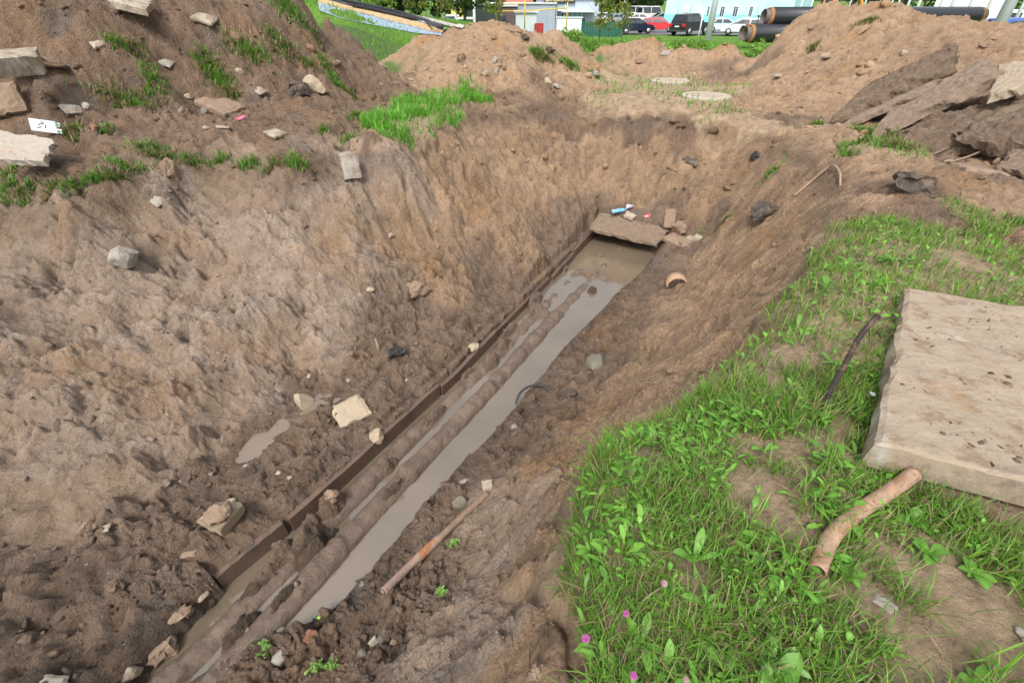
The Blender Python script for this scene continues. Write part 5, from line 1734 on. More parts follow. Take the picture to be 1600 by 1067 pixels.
# ------------------------------------------------------------------ cars
GLASS = mat('car_glass', (.035, .045, .055), .08, 0, .1, 1, spec=.8)
TYRE = mat('tyre', (.02, .02, .02), .9)
RIM = mat('wheel_rim', (.5, .51, .53), .35, .6)
TAIL = mat('tail_light', (.5, .02, .02), .25)
HEAD = mat('head_light', (.75, .76, .74), .15)
PLATE = mat('number_plate', (.7, .7, .68), .6)
PROF = {
 'sedan': dict(L=4.5, W=1.72, body=[(-2.25, .28), (-2.25, .72), (-2.1, .88), (-1.35, .92), (.85, .92), (1.9, .80), (2.2, .66), (2.25, .3)], cab=[(-1.65, .90), (-1.0, 1.38), (.3, 1.42), (1.15, .90)]),
 'wagon': dict(L=4.4, W=1.70, body=[(-2.2, .28), (-2.2, .75), (-2.1, .92), (.85, .93), (1.85, .80), (2.15, .66), (2.2, .3)], cab=[(-2.1, .92), (-1.75, 1.38), (.25, 1.42), (1.1, .92)]),
 'suv': dict(L=4.9, W=1.94, body=[(-2.45, .38), (-2.45, .95), (-2.38, 1.12), (1.0, 1.14), (2.1, 1.05), (2.4, .85), (2.45, .42)], cab=[(-2.36, 1.12), (-2.1, 1.80), (.2, 1.86), (1.0, 1.13)]),
 'hatch': dict(L=4.0, W=1.70, body=[(-2.0, .28), (-2.0, .78), (-1.9, .94), (1.0, .96), (1.75, .80), (1.98, .62), (2.0, .3)], cab=[(-1.9, .93), (-1.45, 1.44), (.15, 1.50), (1.35, .93)]),
 'van': dict(L=5.2, W=1.95, body=[(-2.6, .35), (-2.6, 1.2), (1.6, 1.2), (2.4, 1.0), (2.6, .8), (2.6, .38)], cab=[(-2.6, 1.19), (-2.55, 2.2), (1.0, 2.25), (1.75, 1.19)]),
}
def paint(name, c): return mat('paint_' + name, c, .3, 0, .04, 2, spec=.55)
def make_car(kind, paint_m, loc, rz, label, simple=False, group=None):
    P = PROF[kind]
    e = empty('parked_car' if kind != 'van' else 'parked_van', loc, rz, label, 'car' if kind != 'van' else 'van', group)
    W = P['W']
    def prism(name, prof, w0, w1, mt, par):
        bm = bmesh.new()
        zmin, zmax = min(z for _, z in prof), max(z for _, z in prof)
        sides = []
        for s in (-1, 1):
            sides.append([bm.verts.new((x, s * (w0 + (w1 - w0) * (z - zmin) / (zmax - zmin)) / 2, z)) for x, z in prof])
        n = len(prof)
        for k in range(n):
            bm.faces.new((sides[0][k], sides[0][(k + 1) % n], sides[1][(k + 1) % n], sides[1][k]))
        bm.faces.new(sides[0]); bm.faces.new(sides[1][::-1])
        bmesh.ops.recalc_face_normals(bm, faces=bm.faces[:])
        bmesh.ops.bevel(bm, geom=bm.edges[:], offset=.045, segments=2, affect='EDGES')
        return bm_obj(name, bm, mt, par, False)
    body = prism('body', P['body'], W, W * .94, paint_m, e)
    cab = prism('cabin', P['cab'], W * .92, W * .74, paint_m, e)
    (x0, z0), (x1, z1), (x2, z2), (x3, z3) = P['cab']
    def wy(z): return (W * .92 + (W * .74 - W * .92) * (z - z0) / (max(z1, z2) - z0)) / 2
    # side glass in two panes each, plus screens
    for s in (-1, 1):
        xm = (x1 + x2) / 2
        for (a, b) in ((x1 + .02, xm - .06), (xm + .06, x2 - .02)):
            bm = bmesh.new()
            zb, zt = z0 + .06, min(z1, z2) - .09
            fa = (x0 + .30) if a < xm - .3 and a == x1 + .02 else a
            fb = (x3 - .28) if b == x2 - .02 else b
            q = [(fa, zb), (fb, zb), (b, zt), (a, zt)]
            v0 = [bm.verts.new((x, s * (wy(z) + .012), z)) for x, z in q]
            v1 = [bm.verts.new((x, s * (wy(z) - .02), z)) for x, z in q]
            bm.faces.new(v0); bm.faces.new(v1[::-1])
            for k in range(4): bm.faces.new((v0[k], v0[(k + 1) % 4], v1[(k + 1) % 4], v1[k]))
            bmesh.ops.recalc_face_normals(bm, faces=bm.faces[:])
            bm_obj('window', bm, GLASS, e)
    for nm, (xa, za), (xb, zb), sg in (('rear_window', (x0, z0), (x1, z1), -1), ('windscreen', (x3, z3), (x2, z2), 1)):
        bm = bmesh.new()
        q = []
        for t in (.12, .86):
            x, z = xa + (xb - xa) * t + sg * .015, za + (zb - za) * t + .01
            for s in ((-1, 1) if t < .5 else (1, -1)):
                q.append(bm.verts.new((x, s * (wy(z) - .09), z)))
        f = bm.faces.new(q)
        bmesh.ops.solidify(bm, geom=[f], thickness=.02)
        bm_obj(nm, bm, GLASS, e)
    for x in (-P['L'] * .31, P['L'] * .31):
        for s in (-1, 1):
            r = .31 if kind not in ('suv', 'van') else .38
            y = s * (W / 2 - .09)
            w = tube('wheel', [Vector((x, y - .1, r)), Vector((x, y + .1, r))], r, TYRE, e, 18)
            if not simple:
                tube('rim', [Vector((x, y + s * .095, r)), Vector((x, y + s * .115, r))], r * .66, RIM, w, 14)
    zl = P['body'][1][1] - .06
    for s in (-1, 1):
        box('tail_light', (-P['L'] / 2 - .0, s * (W / 2 - .2), zl), (.06, .3, .16 if kind != 'suv' else .26), TAIL, e, .01)
        if not simple: box('headlight', (P['L'] / 2 - .12, s * (W / 2 - .24), .62 if kind != 'suv' else .85), (.12, .34, .14), HEAD, e, .01)
        if not simple: box('wing_mirror', (x3 - .35, s * (W / 2 + .06), z0 + .1), (.1, .14, .12), paint_m, e, .02)
    box('number_plate', (-P['L'] / 2 - .01, 0, zl - .1), (.04, .5, .11), PLATE, e)
    box('bumper', (-P['L'] / 2 - .02, 0, .42), (.12, W * .95, .16), mat('bumper_grey', (.05, .05, .052), .6), e, .03)
    if kind == 'suv':
        box('bumper', (P['L'] / 2, 0, .5), (.12, W * .95, .2), mat('bumper_grey', (.05, .05, .052), .6), e, .03)
        for s in (-1, 1): box('roof_rail', (-.9, s * .66, 1.9), (2.0, .04, .05), RIM, e, .01)
    return e
def heading(p, deg):
    """0 = pointing right as seen from the pit, 90 = pointing away"""
    return face(p) + math.radians(deg)
for px, D, kd, pm, dg, lb in [
    (990, 63, 'sedan', paint('midnight', (.012, .018, .035)), 32, 'dark blue sedan parked at the left end of the front row by the lawn'),
    (1029, 69, 'wagon', paint('red', (.50, .015, .025)), -8, 'bright red estate car parked between the dark sedan and the black SUV'),
    (1078, 62, 'suv', paint('black', (.012, .014, .016)), 58, 'tall black SUV seen from behind beside the grey lamp post'),
    (1128, 70, 'sedan', paint('silver', (.42, .50, .52)), 20, 'silver saloon car half hidden by the grey lamp post'),
    (1160, 62, 'hatch', paint('pale', (.55, .62, .63)), 176, 'pale silver hatchback just left of the stacked black pipes')]:
    p = gp(px, 45, D, .07)
    make_car(kd, pm, p, heading(p, dg), lb)
WH, SV, GRN, BLU = paint('white', (.62, .62, .6)), paint('grey', (.3, .32, .34)), paint('green', (.05, .12, .09)), paint('blue', (.05, .12, .4))
far_cars = [(905, 96, 'sedan', WH, 'white car at the left end of the far parking row behind the kiosk'), (922, 92, 'hatch', SV, 'grey hatchback left of the orange-leaved sapling'), (948, 98, 'wagon', WH, 'white estate car just right of the orange-leaved sapling'),
            (966, 90, 'sedan', SV, 'grey saloon above the dark sedan in the far row'), (986, 97, 'hatch', WH, 'white hatchback above the roof of the dark sedan'), (1002, 91, 'sedan', WH, 'white saloon between the dark sedan and the red estate'),
            (1018, 104, 'van', WH, 'white van near the corner of the turquoise building'), (1000, 110, 'van', WH, 'white van with reddish roof rack farther left of the turquoise building'), (1033, 94, 'hatch', SV, 'grey hatchback above the red estate car')]
for px, D, kd, pm, lb in far_cars:
    p = gp(px, 25, D); p.z = -1.33
    make_car(kd, pm, p, heading(p, random.uniform(-20, 40) + (180 if px % 2 else 0)), lb, True, 'cars in the far parking row')
p = gp(1578, 33, 46, .1); make_car('sedan', BLU, p, heading(p, 60), 'small blue car on the road at the top right corner')
p = gp(1440, 14, 95); p.z = -1.33; make_car('hatch', WH, p, heading(p, 0), 'white car seen between the pole bases at the upper right')

# box truck at the right
p = gp(1520, 20, 62, 0); p.z = -1.25
e = empty('box_truck', p, face(p), 'white box truck standing behind the right spoil heap', 'truck')
box('cargo_box', (-.5, 0, 1.95), (4.6, 2.2, 2.3), mat('white_body', (.72, .73, .74), .5, 0, .05, 2), e, .04)
box('cab', (2.6, 0, 1.5), (1.4, 2.1, 1.7), mat('white_body', (.72, .73, .74), .5, 0, .05, 2), e, .12)
box('window', (2.75, -1.06, 1.85), (.8, .04, .6), GLASS, e, .01)
box('chassis', (.3, 0, .62), (6, 1.8, .22), TYRE, e, .02)
for x in (-1.8, 2.5):
    for s in (-1, 1): tube('wheel', [Vector((x, s * .95 - .12, .42)), Vector((x, s * .95 + .12, .42))], .42, TYRE, e, 16)

# ------------------------------------------------------------------ turquoise building
TQ = mat('turquoise_render', (.42, .78, .76), .85, 0, .04, .7, col2=(.36, .71, .70), c2scale=.6)
TQ2 = mat('turquoise_base', (.20, .60, .60), .85, 0, .05, .7)
WFR = mat('white_frame', (.75, .76, .76), .5)
WGL = mat('window_glass', (.06, .09, .10), .1, 0, .3, .5, spec=.7)
L0, R0 = at_D(1036, 40, 84), at_D(1232, 40, 84)
L0, R0 = Vector((L0[0], L0[1], -1.4)), Vector((R0[0], R0[1], -1.4))
ux = (R0 - L0).normalized()
wlen = (R0 - L0).length
ang = math.atan2(ux.y, ux.x)
e = empty('turquoise_building', L0, ang, 'long turquoise building with white-framed windows behind the parked cars', 'building')
box('wall', (wlen / 2, 5, 4.0), (wlen, 10, 5.0), TQ, e)
box('plinth', (wlen / 2, 5, .75), (wlen + .1, 10.1, 1.5), TQ2, e)
box('roof', (wlen / 2, 5, 6.65), (wlen + .6, 10.6, .3), mat('roof_grey', (.3, .31, .32), .7), e)
def wall_x(px, py):
    """distance along the facade where a line of sight crosses it"""
    d = ray(px, py); 
    A = np.array([[d[0], -ux.x], [d[1], -ux.y]])
    t = np.linalg.solve(A, np.array([L0.x, L0.y]))
    return t[1], CAM_Z + d[2] * t[0] + 1.4
for x0, x1, shut in [(1067, 1078, 1), (1085, 1096, 1), (1103, 1110, 0), (1123, 1134, 0), (1143, 1155, 0), (1168, 1178, 0)]:
    a, zb = wall_x(x0, 27); b, zt = wall_x(x1, 10)
    w, h = b - a, zt - zb
    f = box('window', ((a + b) / 2, -.02, (zb + zt) / 2), (w, .12, h), WFR, e)
    if shut:
        box('shutter', ((a + b) / 2, -.1, (zb + zt) / 2), (w - .16, .06, h - .14), mat('shutter_grey', (.48, .52, .52), .6, 0, .06, 3), f)
    else:
        for k in (0, 1):
            box('pane', (a + w * (.27 + .46 * k), -.09, zb + h * .42), (w * .38, .04, h * .72), WGL, f)
        box('blind', ((a + b) / 2, -.1, zt - h * .11), (w * .9, .05, h * .14), mat('dark_blind', (.16, .13, .14), .8), f)
    for zz in (2.6 + zb,):
        f2 = box('window', ((a + b) / 2, -.02, zz + h / 2), (w, .12, h), WFR, e)
        box('pane', ((a + b) / 2, -.09, zz + h / 2), (w * .8, .04, h * .8), WGL, f2)
for x0 in (1062, 1081, 1187, 1200):
    a, _ = wall_x(x0, 5)
    tube('downpipe', [Vector((a, -.1, .3)), Vector((a, -.1, 6.4))], .07, mat('pale_pipe', (.6, .72, .72), .5), e, 8)

# glazed turquoise/white annex at the right end with an orange machine behind
p = gp(1236, 10, 86); p.z = -1.4
e = empty('glazed_annex', p, face(p), 'white framed glazed annex at the right end of the turquoise building', 'building')
box('frame', (0, 0, 5.2), (5, 3, 1.0), WFR, e)
for k in range(5): box('post', (-2.4 + k * 1.2, -1.45, 2.35), (.12, .12, 4.7), WFR, e)
for k in range(4): box('pane', (-1.8 + k * 1.2, -1.45, 2.35), (1.08, .04, 4.6), mat('pale_glass', (.25, .42, .44), .15, 0, .15, .6, spec=.6), e)

# orange excavator
OR = mat('machine_orange', (.75, .26, .04), .5, 0, .08, 3)
p = gp(1283, 10, 92); p.z = -1.4
e = empty('excavator', p, face(p), 'orange excavator partly visible above the black pipes', 'excavator')
for s in (-1, 1): box('track', (0, s * 1.1, .45), (3.6, .5, .9), TYRE, e, .2)
box('body', (-.4, 0, 1.7), (2.8, 2.3, 1.3), OR, e, .12)
box('cab', (.7, -.6, 2.6), (1.2, 1.0, 1.6), OR, e, .08)
box('cab_window', (.75, -1.12, 2.75), (.9, .04, 1.0), GLASS, e)
bm = bmesh.new(); tube_bm(bm, [(.8, .3, 2.0), (2.2, .3, 4.2), (4.2, .3, 3.9)], [.28, .26, .2], 4); bm_obj('boom', bm, OR, e)
bm = bmesh.new(); tube_bm(bm, [(4.2, .3, 4.1), (5.0, .3, 2.4)], [.2, .16], 4); bm_obj('dipper_arm', bm, OR, e)
box('bucket', (5.0, .3, 2.0), (.7, .9, .7), mat('bucket_steel', (.1, .09, .08), .6), e, .1)
p = gp(1256, 18, 66); p.z = -1.32
o = box('concrete_block_wall', (0, 0, 0), (5.0, .6, 2.2), mat('block_grey', (.33, .33, .30), .9, 0, .15, 2, .01, 10), None, .03); o.location = p + Vector((0, 0, 1.05)); o.rotation_euler.z = face(p)
tag(o, 'grey concrete block wall between the black pipes and the excavator', 'wall')

# ------------------------------------------------------------------ lamp posts and poles
def pole(px, py, D, h, r0, r1, mt, label, name='lamp_post', cat='pole', arm=False, group=None):
    p = gp(px, py, D, -.05)
    e = empty(name, p, face(p), label, cat, group)
    tube('shaft', [Vector((0, 0, 0)), Vector((0, 0, h))], [r0, r1], mt, e, 10)
    if arm:
        tube('arm', [Vector((0, 0, h)), Vector((.6, 0, h + .5)), Vector((1.6, 0, h + .6))], .05, mt, e, 8)
        box('lamp_head', (1.9, 0, h + .58), (.7, .25, .12), mat('lamp_grey', (.4, .4, .4), .5), e, .03)
    return e
PG = mat('pole_grey', (.60, .59, .70), .7, 0, .08, 2)
PW = mat('pole_white', (.72, .75, .77), .5, 0, .05, 2)
pole(1107, 55, 47, 9, .27, .13, PG, 'thick grey concrete lamp post standing on the lawn beside the black SUV', arm=True)
pole(973, 36, 70, 9, .13, .08, PG, 'slim grey lamp post behind the two saplings left of the parked cars', arm=True)
pole(1092, 55, 55, 2.2, .06, .05, PW, 'short white post on the lawn edge in front of the black SUV', 'marker_post', 'post')
pole(1562, 38, 38, 10, .30, .16, PG, 'thickest pale mast at the top right beside the blue car', 'mast', 'mast')
GRP = 'pale poles in rows at the upper right'
lbp = ['pale pole nearest the crest of the right heap', 'pale pole above the notch in the right heap', 'pale thin pole left of the white box truck', 'pale pole standing before the left side of the white box truck', 'pale pole before the cab of the white box truck', 'pale pole right of the white box truck',
       'pale pole between box truck and thickest mast', 'thin pole left of the dip in the heap outline', 'thin pole right of the dip in the heap outline', 'thin white pole behind the heap crest, first of a close pair', 'thin white pole behind the heap crest, second of a close pair', 'thin pole above the left shoulder of the right heap',
       'thin pole right above the excavator', 'pale pole at the very top right corner']
for (px, D, r), lb in zip([(1412, 60, .12), (1428, 58, .12), (1462, 55, .10), (1480, 52, .12), (1508, 50, .10), (1538, 50, .12), (1550, 64, .09), (1345, 75, .09), (1372, 78, .09), (1386, 80, .09), (1396, 82, .09), (1322, 85, .08), (1300, 88, .08), (1590, 50, .12)], lbp):
    pole(px, 25, D, 8, r, r * .7, PW, lb, 'pale_pole', 'pole', group=GRP)
box_ = box('kerb_stone', (0, 0, 0), (1.3, .2, .1), PALE, None, .01); p = hit(1170, 88); box_.location = p + Vector((0, 0, .03)); box_.rotation_euler.z = face(p)
tag(box_, 'pale kerb stone lying at the front edge of the lawn by the last low mound', 'kerb stone')
# painted road barriers at far right
for px, c, cn in [(1552, (.6, .1, .1), 'red'), (1545, (.7, .6, .1), 'yellow')]:
    p = gp(px, 37, 42, 0)
    o = box('road_barrier', (0, 0, 0), (.9, .3, .5), mat('barrier_' + cn, c, .5), None, .05); o.location = p + Vector((0, 0, .25)); o.rotation_euler.z = face(p)
    tag(o, cn + ' plastic barrier near the base of the thickest mast', 'barrier')

# ------------------------------------------------------------------ tyre shop, garages and sheds
SHOP = mat('shop_blue_grey', (.36, .42, .50), .8, 0, .06, 1)
p = gp(885, 40, 64); p.z = -1.3
e = empty('tyre_shop', p, face(p), 'blue-grey tyre shop kiosk with glazed door under a black sign', 'shop')
box('wall', (0, 2, 1.55), (7.0, 4, 3.1), SHOP, e)
box('roof', (0, 2, 3.2), (7.4, 4.4, .2), mat('roof_grey', (.3, .31, .32), .7), e)
f = box('door', (-.75, -.03, 1.15), (1.0, .1, 2.1), WFR, e)
for k in (0,): box('pane', (-.75, -.09, 1.3), (.7, .05, 1.5), WGL, f)
f = box('window', (.9, -.03, 1.45), (1.6, .1, 1.5), WFR, e)
for k in (-1, 0, 1): box('pane', (.9 + k * .5, -.09, 1.45), (.42, .05, 1.3), mat('pale_glass', (.25, .42, .44), .15), f)
f = box('window', (-.75, -.03, 2.55), (1.2, .1, .45), WFR, e)
box('pane', (-.75, -.09, 2.55), (1.0, .05, .3), mat('pale_glass', (.25, .42, .44), .15), f)
box('canopy', (1.2, -.8, 2.0), (3.6, 1.6, .08), mat('canopy_pale', (.6, .68, .7), .5), e)
sg = box('sign', (-.9, -.18, 3.05), (3.4, .14, .62), mat('sign_black', (.02, .018, .02), .5), e)
cu = bpy.data.curves.new('sign_text', 'FONT')
cu.body = 'ШИНОМОНТАЖ'
cu.size = .46; cu.extrude = .02; cu.align_x = 'CENTER'; cu.align_y = 'CENTER'
tmp = bpy.data.objects.new('tmp', cu); COL.objects.link(tmp)
bpy.context.view_layer.update()
me = bpy.data.meshes.new_from_object(tmp.evaluated_get(bpy.context.evaluated_depsgraph_get()))
bpy.data.objects.remove(tmp)
wtx = max(v.co.x for v in me.vertices) - min(v.co.x for v in me.vertices)
for v in me.vertices: v.co.x *= 3.1 / wtx
t = link('lettering', me, mat('sign_yellow', (.85, .75, .35), .5), sg)
t.location = (-.9, -.27, 3.05); t.rotation_euler = (math.radians(90), 0, 0)

def shed(px, D, w, h, dpt, mt, label, name='garage', dm=None, z=-1.32, rz=0, roofm=None, rows=0):
    p = gp(px, 40, D); p.z = z
    e = empty(name, p, face(p) + rz, label, name.replace('_', ' '))
    box('wall', (0, dpt / 2, h / 2), (w, dpt, h), mt, e)
    box('roof', (0, dpt / 2, h + .08), (w + .3, dpt + .3, .14), roofm or mat('roof_pale', (.55, .56, .58), .6), e)
    if dm: box('door', (0, -.03, h * .45), (w * .6, .08, h * .86), dm, e)
    for k in range(rows):
        box('rib', (-w / 2 + (k + .5) * w / rows, -.03, h / 2), (.06, .06, h - .1), mt, e)
    return e
shed(818, 63, 7.0, 2.7, 4, mat('corrugated_grey', (.30, .35, .40), .7, 0, .1, 1), 'grey corrugated garage left of the tyre shop', rows=12)
shed(786, 60, 2.9, 2.5, 4, mat('rust_brown_wall', (.12, .09, .085), .8, 0, .2, 1), 'dark brown metal garage with pale flat roof', rows=6)
shed(757, 56, 3.6, 2.6, 3, mat('dark_green_grey', (.07, .09, .09), .8, 0, .2, 1), 'dark green-grey shed behind the middle heap', 'shed', roofm=mat('dark_green_grey', (.07, .09, .09), .8), rows=5)
shed(806, 70, 4.2, 3.3, 3, mat('salmon_wall', (.48, .20, .15), .8, 0, .1, 1), 'reddish garage front between brown and grey garages', dm=mat('salmon_door', (.55, .24, .17), .8))
shed(822, 46, 1.7, 1.75, 1.3, mat('pale_blue_cabinet', (.46, .52, .56), .6, 0, .05, 1), 'pale blue-grey cabinet box with sloping lid behind the middle heap', 'cabinet', z=-.85)
shed(729, 62, 3.2, 2.4, 2, mat('yellow_booth', (.72, .50, .05), .7, 0, .08, 1), 'yellow booth behind a tree trunk left of the sheds', 'booth', z=-1.3)
shed(727, 50, 1.1, 1.35, .9, mat('green_toilet', (.02, .25, .16), .6, 0, .08, 1), 'green plastic cabin in front of the yellow booth', 'cabin', z=-1.0, roofm=mat('white_lid', (.6, .65, .62), .6))
shed(708, 62, 1.3, 1.6, 1.0, mat('blue_booth', (.10, .18, .42), .7, 0, .08, 1), 'small blue booth left of the yellow booth', 'booth', z=-1.3, roofm=mat('white_lid', (.6, .65, .62), .6))
# yellow gas pipe frame
YL = mat('yellow_pipe', (.62, .42, .06), .6)
p = gp(778, 42, 44); 
e = empty('pipe_frame', p, face(p), 'yellow tubular frame standing behind the middle heap', 'pipe frame')
W_ = 3.0
for x in (-.1, W_ - .9): tube('leg', [Vector((x, 0, 0)), Vector((x, 0, 2.3))], .045, YL, e, 8)
for x in (5.4,): tube('leg', [Vector((x, 0, 0)), Vector((x, 0, 1.7))], .045, YL, e, 8)
for z in (1.15, 1.6): tube('rail', [Vector((-.1, 0, z)), Vector((W_ - .9, 0, z))], .035, YL, e, 8)
tube('rail', [Vector((W_ - .9, .02, 1.15)), Vector((5.4, .02, 1.35))], .035, YL, e, 8)
# red barrel box, white table-like stand, green fence
p = gp(842, 45, 46)
o = box('red_crate', (0, 0, 0), (.75, .6, .95), mat('dark_red', (.30, .03, .03), .7, 0, .15, 3), None, .03); o.location = p + Vector((0, 0, .6)); o.rotation_euler.z = face(p)
tag(o, 'dark red crate standing between pale cabinet and tyre shop', 'crate')
p = gp(889, 45, 50)
e = empty('white_stand', p, face(p), 'white panelled stand with a flat grey top in front of the tyre shop', 'stand')
box('panel', (0, 0, .95), (2.1, .08, 1.0), mat('white_panel', (.74, .76, .76), .6), e, .01)
box('top', (0, .4, 1.52), (2.4, 1.0, .1), mat('stand_top', (.42, .5, .54), .5), e, .01)
for x in (-1.05, 1.05): box('leg', (x, 0, .75), (.07, .07, 1.5), PG, e)
p = gp(925, 45, 55)
e = empty('green_fence', p, face(p), 'dark green board fence right of the white stand', 'fence')
GF = mat('fence_green', (.015, .09, .06), .8, 0, .2, 3)
for k in range(22): box('board', (-2.9 + k * .27, 0, .6), (.25, .04, 1.25 + .02 * (k % 3)), GF, e)
for z in (.35, 1.0): box('rail', (0, .05, z), (6, .05, .08), GF, e)

# ------------------------------------------------------------------ people far off
def person(p, h, top, label, rz):
    e = empty('person', p, rz, label, 'person')
    def skin(name, J, E_, mt):
        me = bpy.data.meshes.new(name)
        me.from_pydata([j[:3] for j in J], E_, [])
        o = bpy.data.objects.new(name, me); COL.objects.link(o); o.parent = e
        md = o.modifiers.new('s', 'SKIN')
        for v, j in zip(me.skin_vertices[0].data, J): v.radius = (j[3], j[3] * .8)
        me.skin_vertices[0].data[0].use_root = True
        o.modifiers.new('d', 'SUBSURF').render_levels = 1
        me.materials.append(mt)
        return o
    J = [(0, 0, .95, .15), (0, 0, 1.2, .15), (0, 0, 1.42, .17), (0, .0, 1.53, .055), (0, -.01, 1.66, .10), (0, 0, 1.76, .07),
         (-.19, 0, 1.42, .06), (-.27, -.03, 1.14, .045), (-.24, -.18, .95, .035), (.19, 0, 1.42, .06), (.27, -.03, 1.14, .045), (.24, -.18, .95, .035),
         (-.1, 0, .88, .09), (-.11, .02, .48, .06), (-.11, 0, .06, .045), (-.11, -.14, .03, .04), (.1, 0, .88, .09), (.12, -.03, .48, .06), (.12, .04, .06, .045), (.12, -.1, .03, .04)]
    E_ = [(0, 1), (1, 2), (2, 3), (3, 4), (4, 5), (2, 6), (6, 7), (7, 8), (2, 9), (9, 10), (10, 11), (0, 12), (12, 13), (13, 14), (14, 15), (0, 16), (16, 17), (17, 18), (18, 19)]
    skin('body', J, E_, top)
    bm = bmesh.new(); bmesh.ops.create_icosphere(bm, subdivisions=2, radius=.115, matrix=Matrix.Translation((0, .02, 1.72)) @ Matrix.Diagonal((.95, 1, .9, 1)))
    bm_obj('hair', bm, mat('dark_hair', (.03, .02, .015), .8), e, True)
    e.scale = (h / 1.78,) * 3
    return e
p = gp(911, 38, 57)
person(p, 1.7, mat('dark_clothes', (.02, .022, .025), .9), 'person in dark clothes behind the dark green board fence', 2.4)
p = gp(1182, 40, 58, .05)
person(p, 1.72, mat('grey_clothes', (.10, .11, .14), .9, 0, .6, 14), 'person in dark clothes between the pale hatchback and the black pipes', 1.0)

# ------------------------------------------------------------------ trees, saplings and bushes
TRK = mat('bark', (.10, .075, .055), .9, 0, .3, 8, .01, 20)
BIR = mat('birch_bark', (.62, .60, .56), .8, 0, .08, 8, col2=(.06, .05, .05), c2scale=5, c2lo=.60, c2hi=.64)
def crown_mesh(name, clusters, n, size, cols, seed):
    r = np.random.default_rng(seed)
    P = []
    k = r.choice(len(clusters), n, p=np.array([c[3] ** 2 for c in clusters]) / sum(c[3] ** 2 for c in clusters))
    C = np.array(clusters)[k]
    d = r.normal(size=(n, 3)); d /= np.linalg.norm(d, axis=1, keepdims=True)
    rad = C[:, 3] * r.uniform(.35, 1.0, n) ** .6
    P = C[:, :3] + d * rad[:, None] * np.array([1, 1, .8])
    s = size * r.uniform(.6, 1.4, n)
    R = rot_mats(n, r, 1.0)
    q = np.array([(-.5, -.3, 0), (.1, -.5, .1), (.55, .1, 0), (0, .5, -.1)])
    V = np.einsum('nij,vj->nvi', R, q) * s[:, None, None] + P[:, None]
    F = np.arange(4 * n).reshape(-1, 4)
    me = np_mesh(name, V.reshape(-1, 3), [F])
    c0_, c1_ = np.array(cols[0]), np.array(cols[1])
    g = r.random((n, 1))
    vcol(me, 'tint', np.repeat(c0_ * (1 - g) + c1_ * g, 4, 0))
    me.materials.append(LEAF)
    return me
def tree_protos(kind):
    r = random.Random(hash(kind) % 100 if False else len(kind) * 7)
    if kind == 'dense':
        cl = []
        for k in range(26):
            z = r.uniform(1.2, 9.5); w = 3.0 * math.sin(math.pi * min(1, (z + .5) / 11)) + .3
            a = r.uniform(0, 6.28); d = r.uniform(.2, 1) * w
            cl.append((d * math.cos(a), d * math.sin(a), z, r.uniform(.8, 1.5)))
        return crown_mesh('crown', cl, 2600, .42, ((.022, .055, .014), (.06, .12, .028)), 3), 7.5
    if kind == 'birch':
        cl = [(r.uniform(-1.2, 1.2), r.uniform(-1.2, 1.2), r.uniform(3.5, 9), r.uniform(.6, 1.0)) for k in range(16)]
        return crown_mesh('crown', cl, 1200, .25, ((.05, .11, .02), (.11, .2, .04)), 4), 9
    if kind == 'sapling':
        cl = [(r.uniform(-.45, .45), r.uniform(-.45, .45), r.uniform(.7, 2.3), r.uniform(.25, .42)) for k in range(12)]
        return crown_mesh('crown', cl, 520, .12, ((.10, .14, .03), (.24, .24, .06)), 5), 2.2
    if kind == 'bush':
        cl = [(r.uniform(-.4, .4), r.uniform(-.4, .4), r.uniform(.15, .6), r.uniform(.2, .35)) for k in range(9)]
        return crown_mesh('crown', cl, 420, .09, ((.10, .20, .03), (.22, .33, .07)), 6), .5
TP = {k: tree_protos(k) for k in ('dense', 'birch', 'sapling', 'bush')}
def trunk_bm(h, r0, limbs, seed):
    r = random.Random(seed)
    bm = bmesh.new()
    tube_bm(bm, [(0, 0, -.2), (r.uniform(-.05, .05) * h * .2, 0, h * .5), (0, r.uniform(-.05, .05) * h * .2, h)], [r0, r0 * .7, r0 * .3], 8)
    for k in range(limbs):
        z = h * r.uniform(.3, .85); a = r.uniform(0, 6.28); L = h * r.uniform(.18, .35)
        tube_bm(bm, [(0, 0, z), (math.cos(a) * L * .5, math.sin(a) * L * .5, z + L * .35), (math.cos(a) * L, math.sin(a) * L, z + L * .8)], [r0 * .35, r0 * .22, r0 * .08], 5)
    me = bpy.data.meshes.new('trunk'); bm.to_mesh(me); bm.free()
    return me
TM = {'dense': trunk_bm(8, .2, 9, 1), 'birch': trunk_bm(9.5, .13, 8, 2), 'sapling': trunk_bm(2.3, .03, 7, 3), 'bush': trunk_bm(.5, .02, 5, 4)}
for k, m_ in (('dense', TRK), ('birch', BIR), ('sapling', TRK), ('bush', TRK)): TM[k].materials.append(m_)
def tree(kind, px, py, D, sc, label, name, cat, group=None, z=None):
    p = gp(px, py, D, -.02)
    if z is not None: p.z = z
    e = empty(name, p, random.uniform(0, 6.28), label, cat, group)
    e.scale = (sc, sc, sc * random.uniform(.9, 1.15))
    link('trunk', TM[kind], None, e); link('crown', TP[kind][0], None, e)
    return e
GT = 'dark trees of the wood behind the sheds'
WLB = ['above the left spoil heap crest', 'above the left end of the gravel strip', 'over the start of the black drain pipes', 'over the middle of the orange sand strip', 'behind the bright yellow-green bush', 'above the start of the pale footpath', 'behind the brownish sapling of the bank', 'behind the pale-leaved sapling', 'left of the two birches', 'behind the dark green-grey shed', 'behind the brown garage', 'behind the reddish garage front', 'left of the tyre shop sign', 'right behind the tyre shop sign', 'right of the tyre shop', 'behind the orange-brown sapling', 'just right of the orange-brown sapling', 'left of the slim lamp post', 'right of the slim lamp post', 'over the far row of white cars', 'beside the corner of the turquoise building']
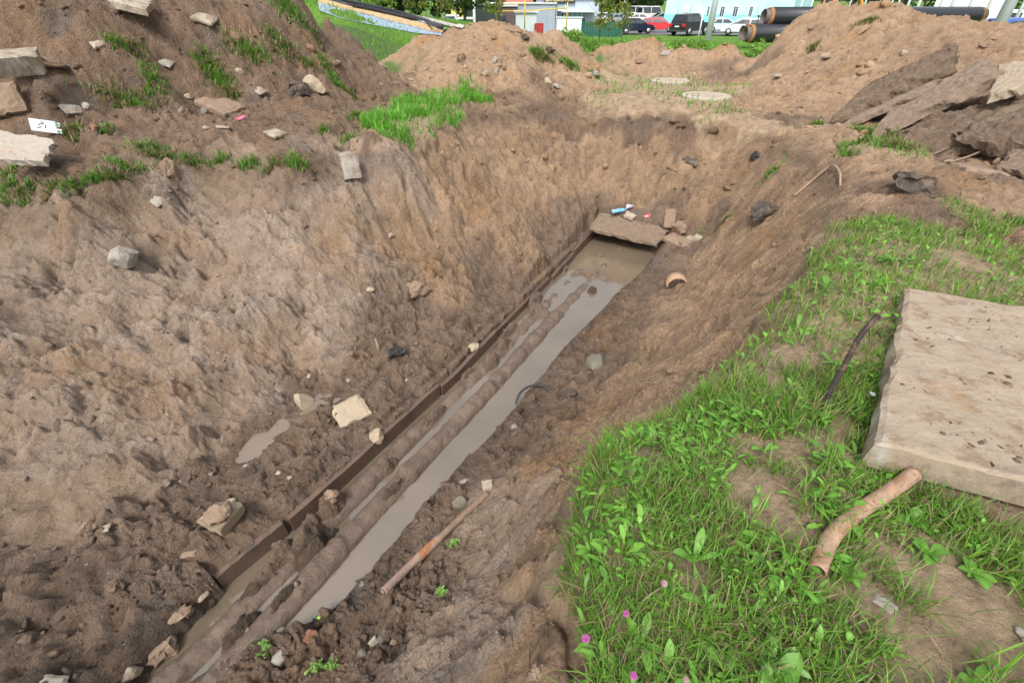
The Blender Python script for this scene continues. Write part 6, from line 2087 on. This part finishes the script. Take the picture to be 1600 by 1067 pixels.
for k, px in enumerate([470, 505, 540, 572, 600, 628, 655, 682, 706, 744, 768, 800, 835, 870, 905, 925, 945, 965, 985, 1005, 1022]):
    tree('dense', px, 20, random.uniform(84, 104) + (20 if px > 860 else -6), random.uniform(1.0, 1.5), 'dark leafy tree of the wood ' + WLB[k], 'wood_tree', 'tree', GT, -1.3)
GT2 = 'autumn-tinted trees far behind the pale poles'
for k, px in enumerate([1290, 1330, 1375, 1410, 1445, 1480, 1520, 1560, 1600, 1640]):
    tree('dense', px, 8, random.uniform(110, 135), random.uniform(.8, 1.1), 'hazy autumn-tinted tree far off ' + ['above the excavator', 'right of the excavator', 'over the crest of the right heap', 'above the notch in the right heap', 'left of the white box truck', 'just left above the box truck cargo box', 'directly behind the white box truck', 'between box truck and thickest mast', 'behind the small blue car', 'in the top right corner'][k], 'distant_tree', 'tree', GT2, -1.3)
tree('birch', 713, 30, 52, 1.0, 'thin birch with white trunk left of the dark-trunked tree', 'birch_tree', 'tree')
tree('birch', 741, 33, 50, 1.05, 'thin birch with white trunk right of the dark-trunked tree', 'birch_tree', 'tree')
tree('dense', 727, 40, 43, .62, 'dark-trunked leafy tree between the two birches', 'leafy_tree', 'tree')
SP = TP['sapling'][0]
tree('sapling', 777, 44, 40, 1.35, 'thin green sapling standing before the pale cabinet', 'sapling', 'sapling')
tree('sapling', 936, 62, 33, 1.25, 'taller sapling with orange-brown leaves left of the dark sedan', 'sapling', 'sapling')
tree('sapling', 972, 54, 43, 1.1, 'yellow-green sapling just before the dark sedan', 'sapling', 'sapling')
tree('sapling', 641, 22, 40, .8, 'small sapling on the lawn bank above the pale footpath', 'sapling', 'sapling')
tree('sapling', 667, 33, 36, .7, 'brownish sapling on the lawn bank beside the end of the footpath', 'sapling', 'sapling')
tree('sapling', 697, 40, 34, .95, 'pale-leaved sapling near the crest of the middle heap', 'sapling', 'sapling')
tree('sapling', 612, 22, 34, .7, 'dry brown shrub beside the black drain pipes on the bank', 'sapling', 'sapling')
for px, py, D, s, lb in [(590, 10, 32, 1.6, 'bright yellow-green bush at the top of the bank'), (885, 62, 33, 1.3, 'yellow-green bush left of a pair behind the middle heap'), (902, 66, 31, 1.3, 'yellow-green bush right of a pair behind the middle heap'), (925, 72, 27, 1.0, 'brownish bush at the foot of the tall sapling'),
                         (966, 66, 28, 1.0, 'small bush on the lawn below the dark sedan'), (997, 66, 28, .9, 'small bush on the lawn left of the first mound crest'), (1025, 60, 32, .9, 'brownish bush on the lawn below the red estate'), (1072, 75, 24, 1.15, 'green bush behind the notch between the low mounds'),
                         (1093, 70, 26, 1.1, 'green bush just right of the bush behind the notch'), (1190, 82, 22, 1.15, 'leafy green bush in front of the black pipe end'), (1245, 62, 30, .7, 'small bush hidden by the flank of the right heap'), (575, 4, 34, 1.6, 'bush cut by the top edge above the lawn bank')]:
    tree('bush', px, py, D, s, lb, 'bush', 'bush')
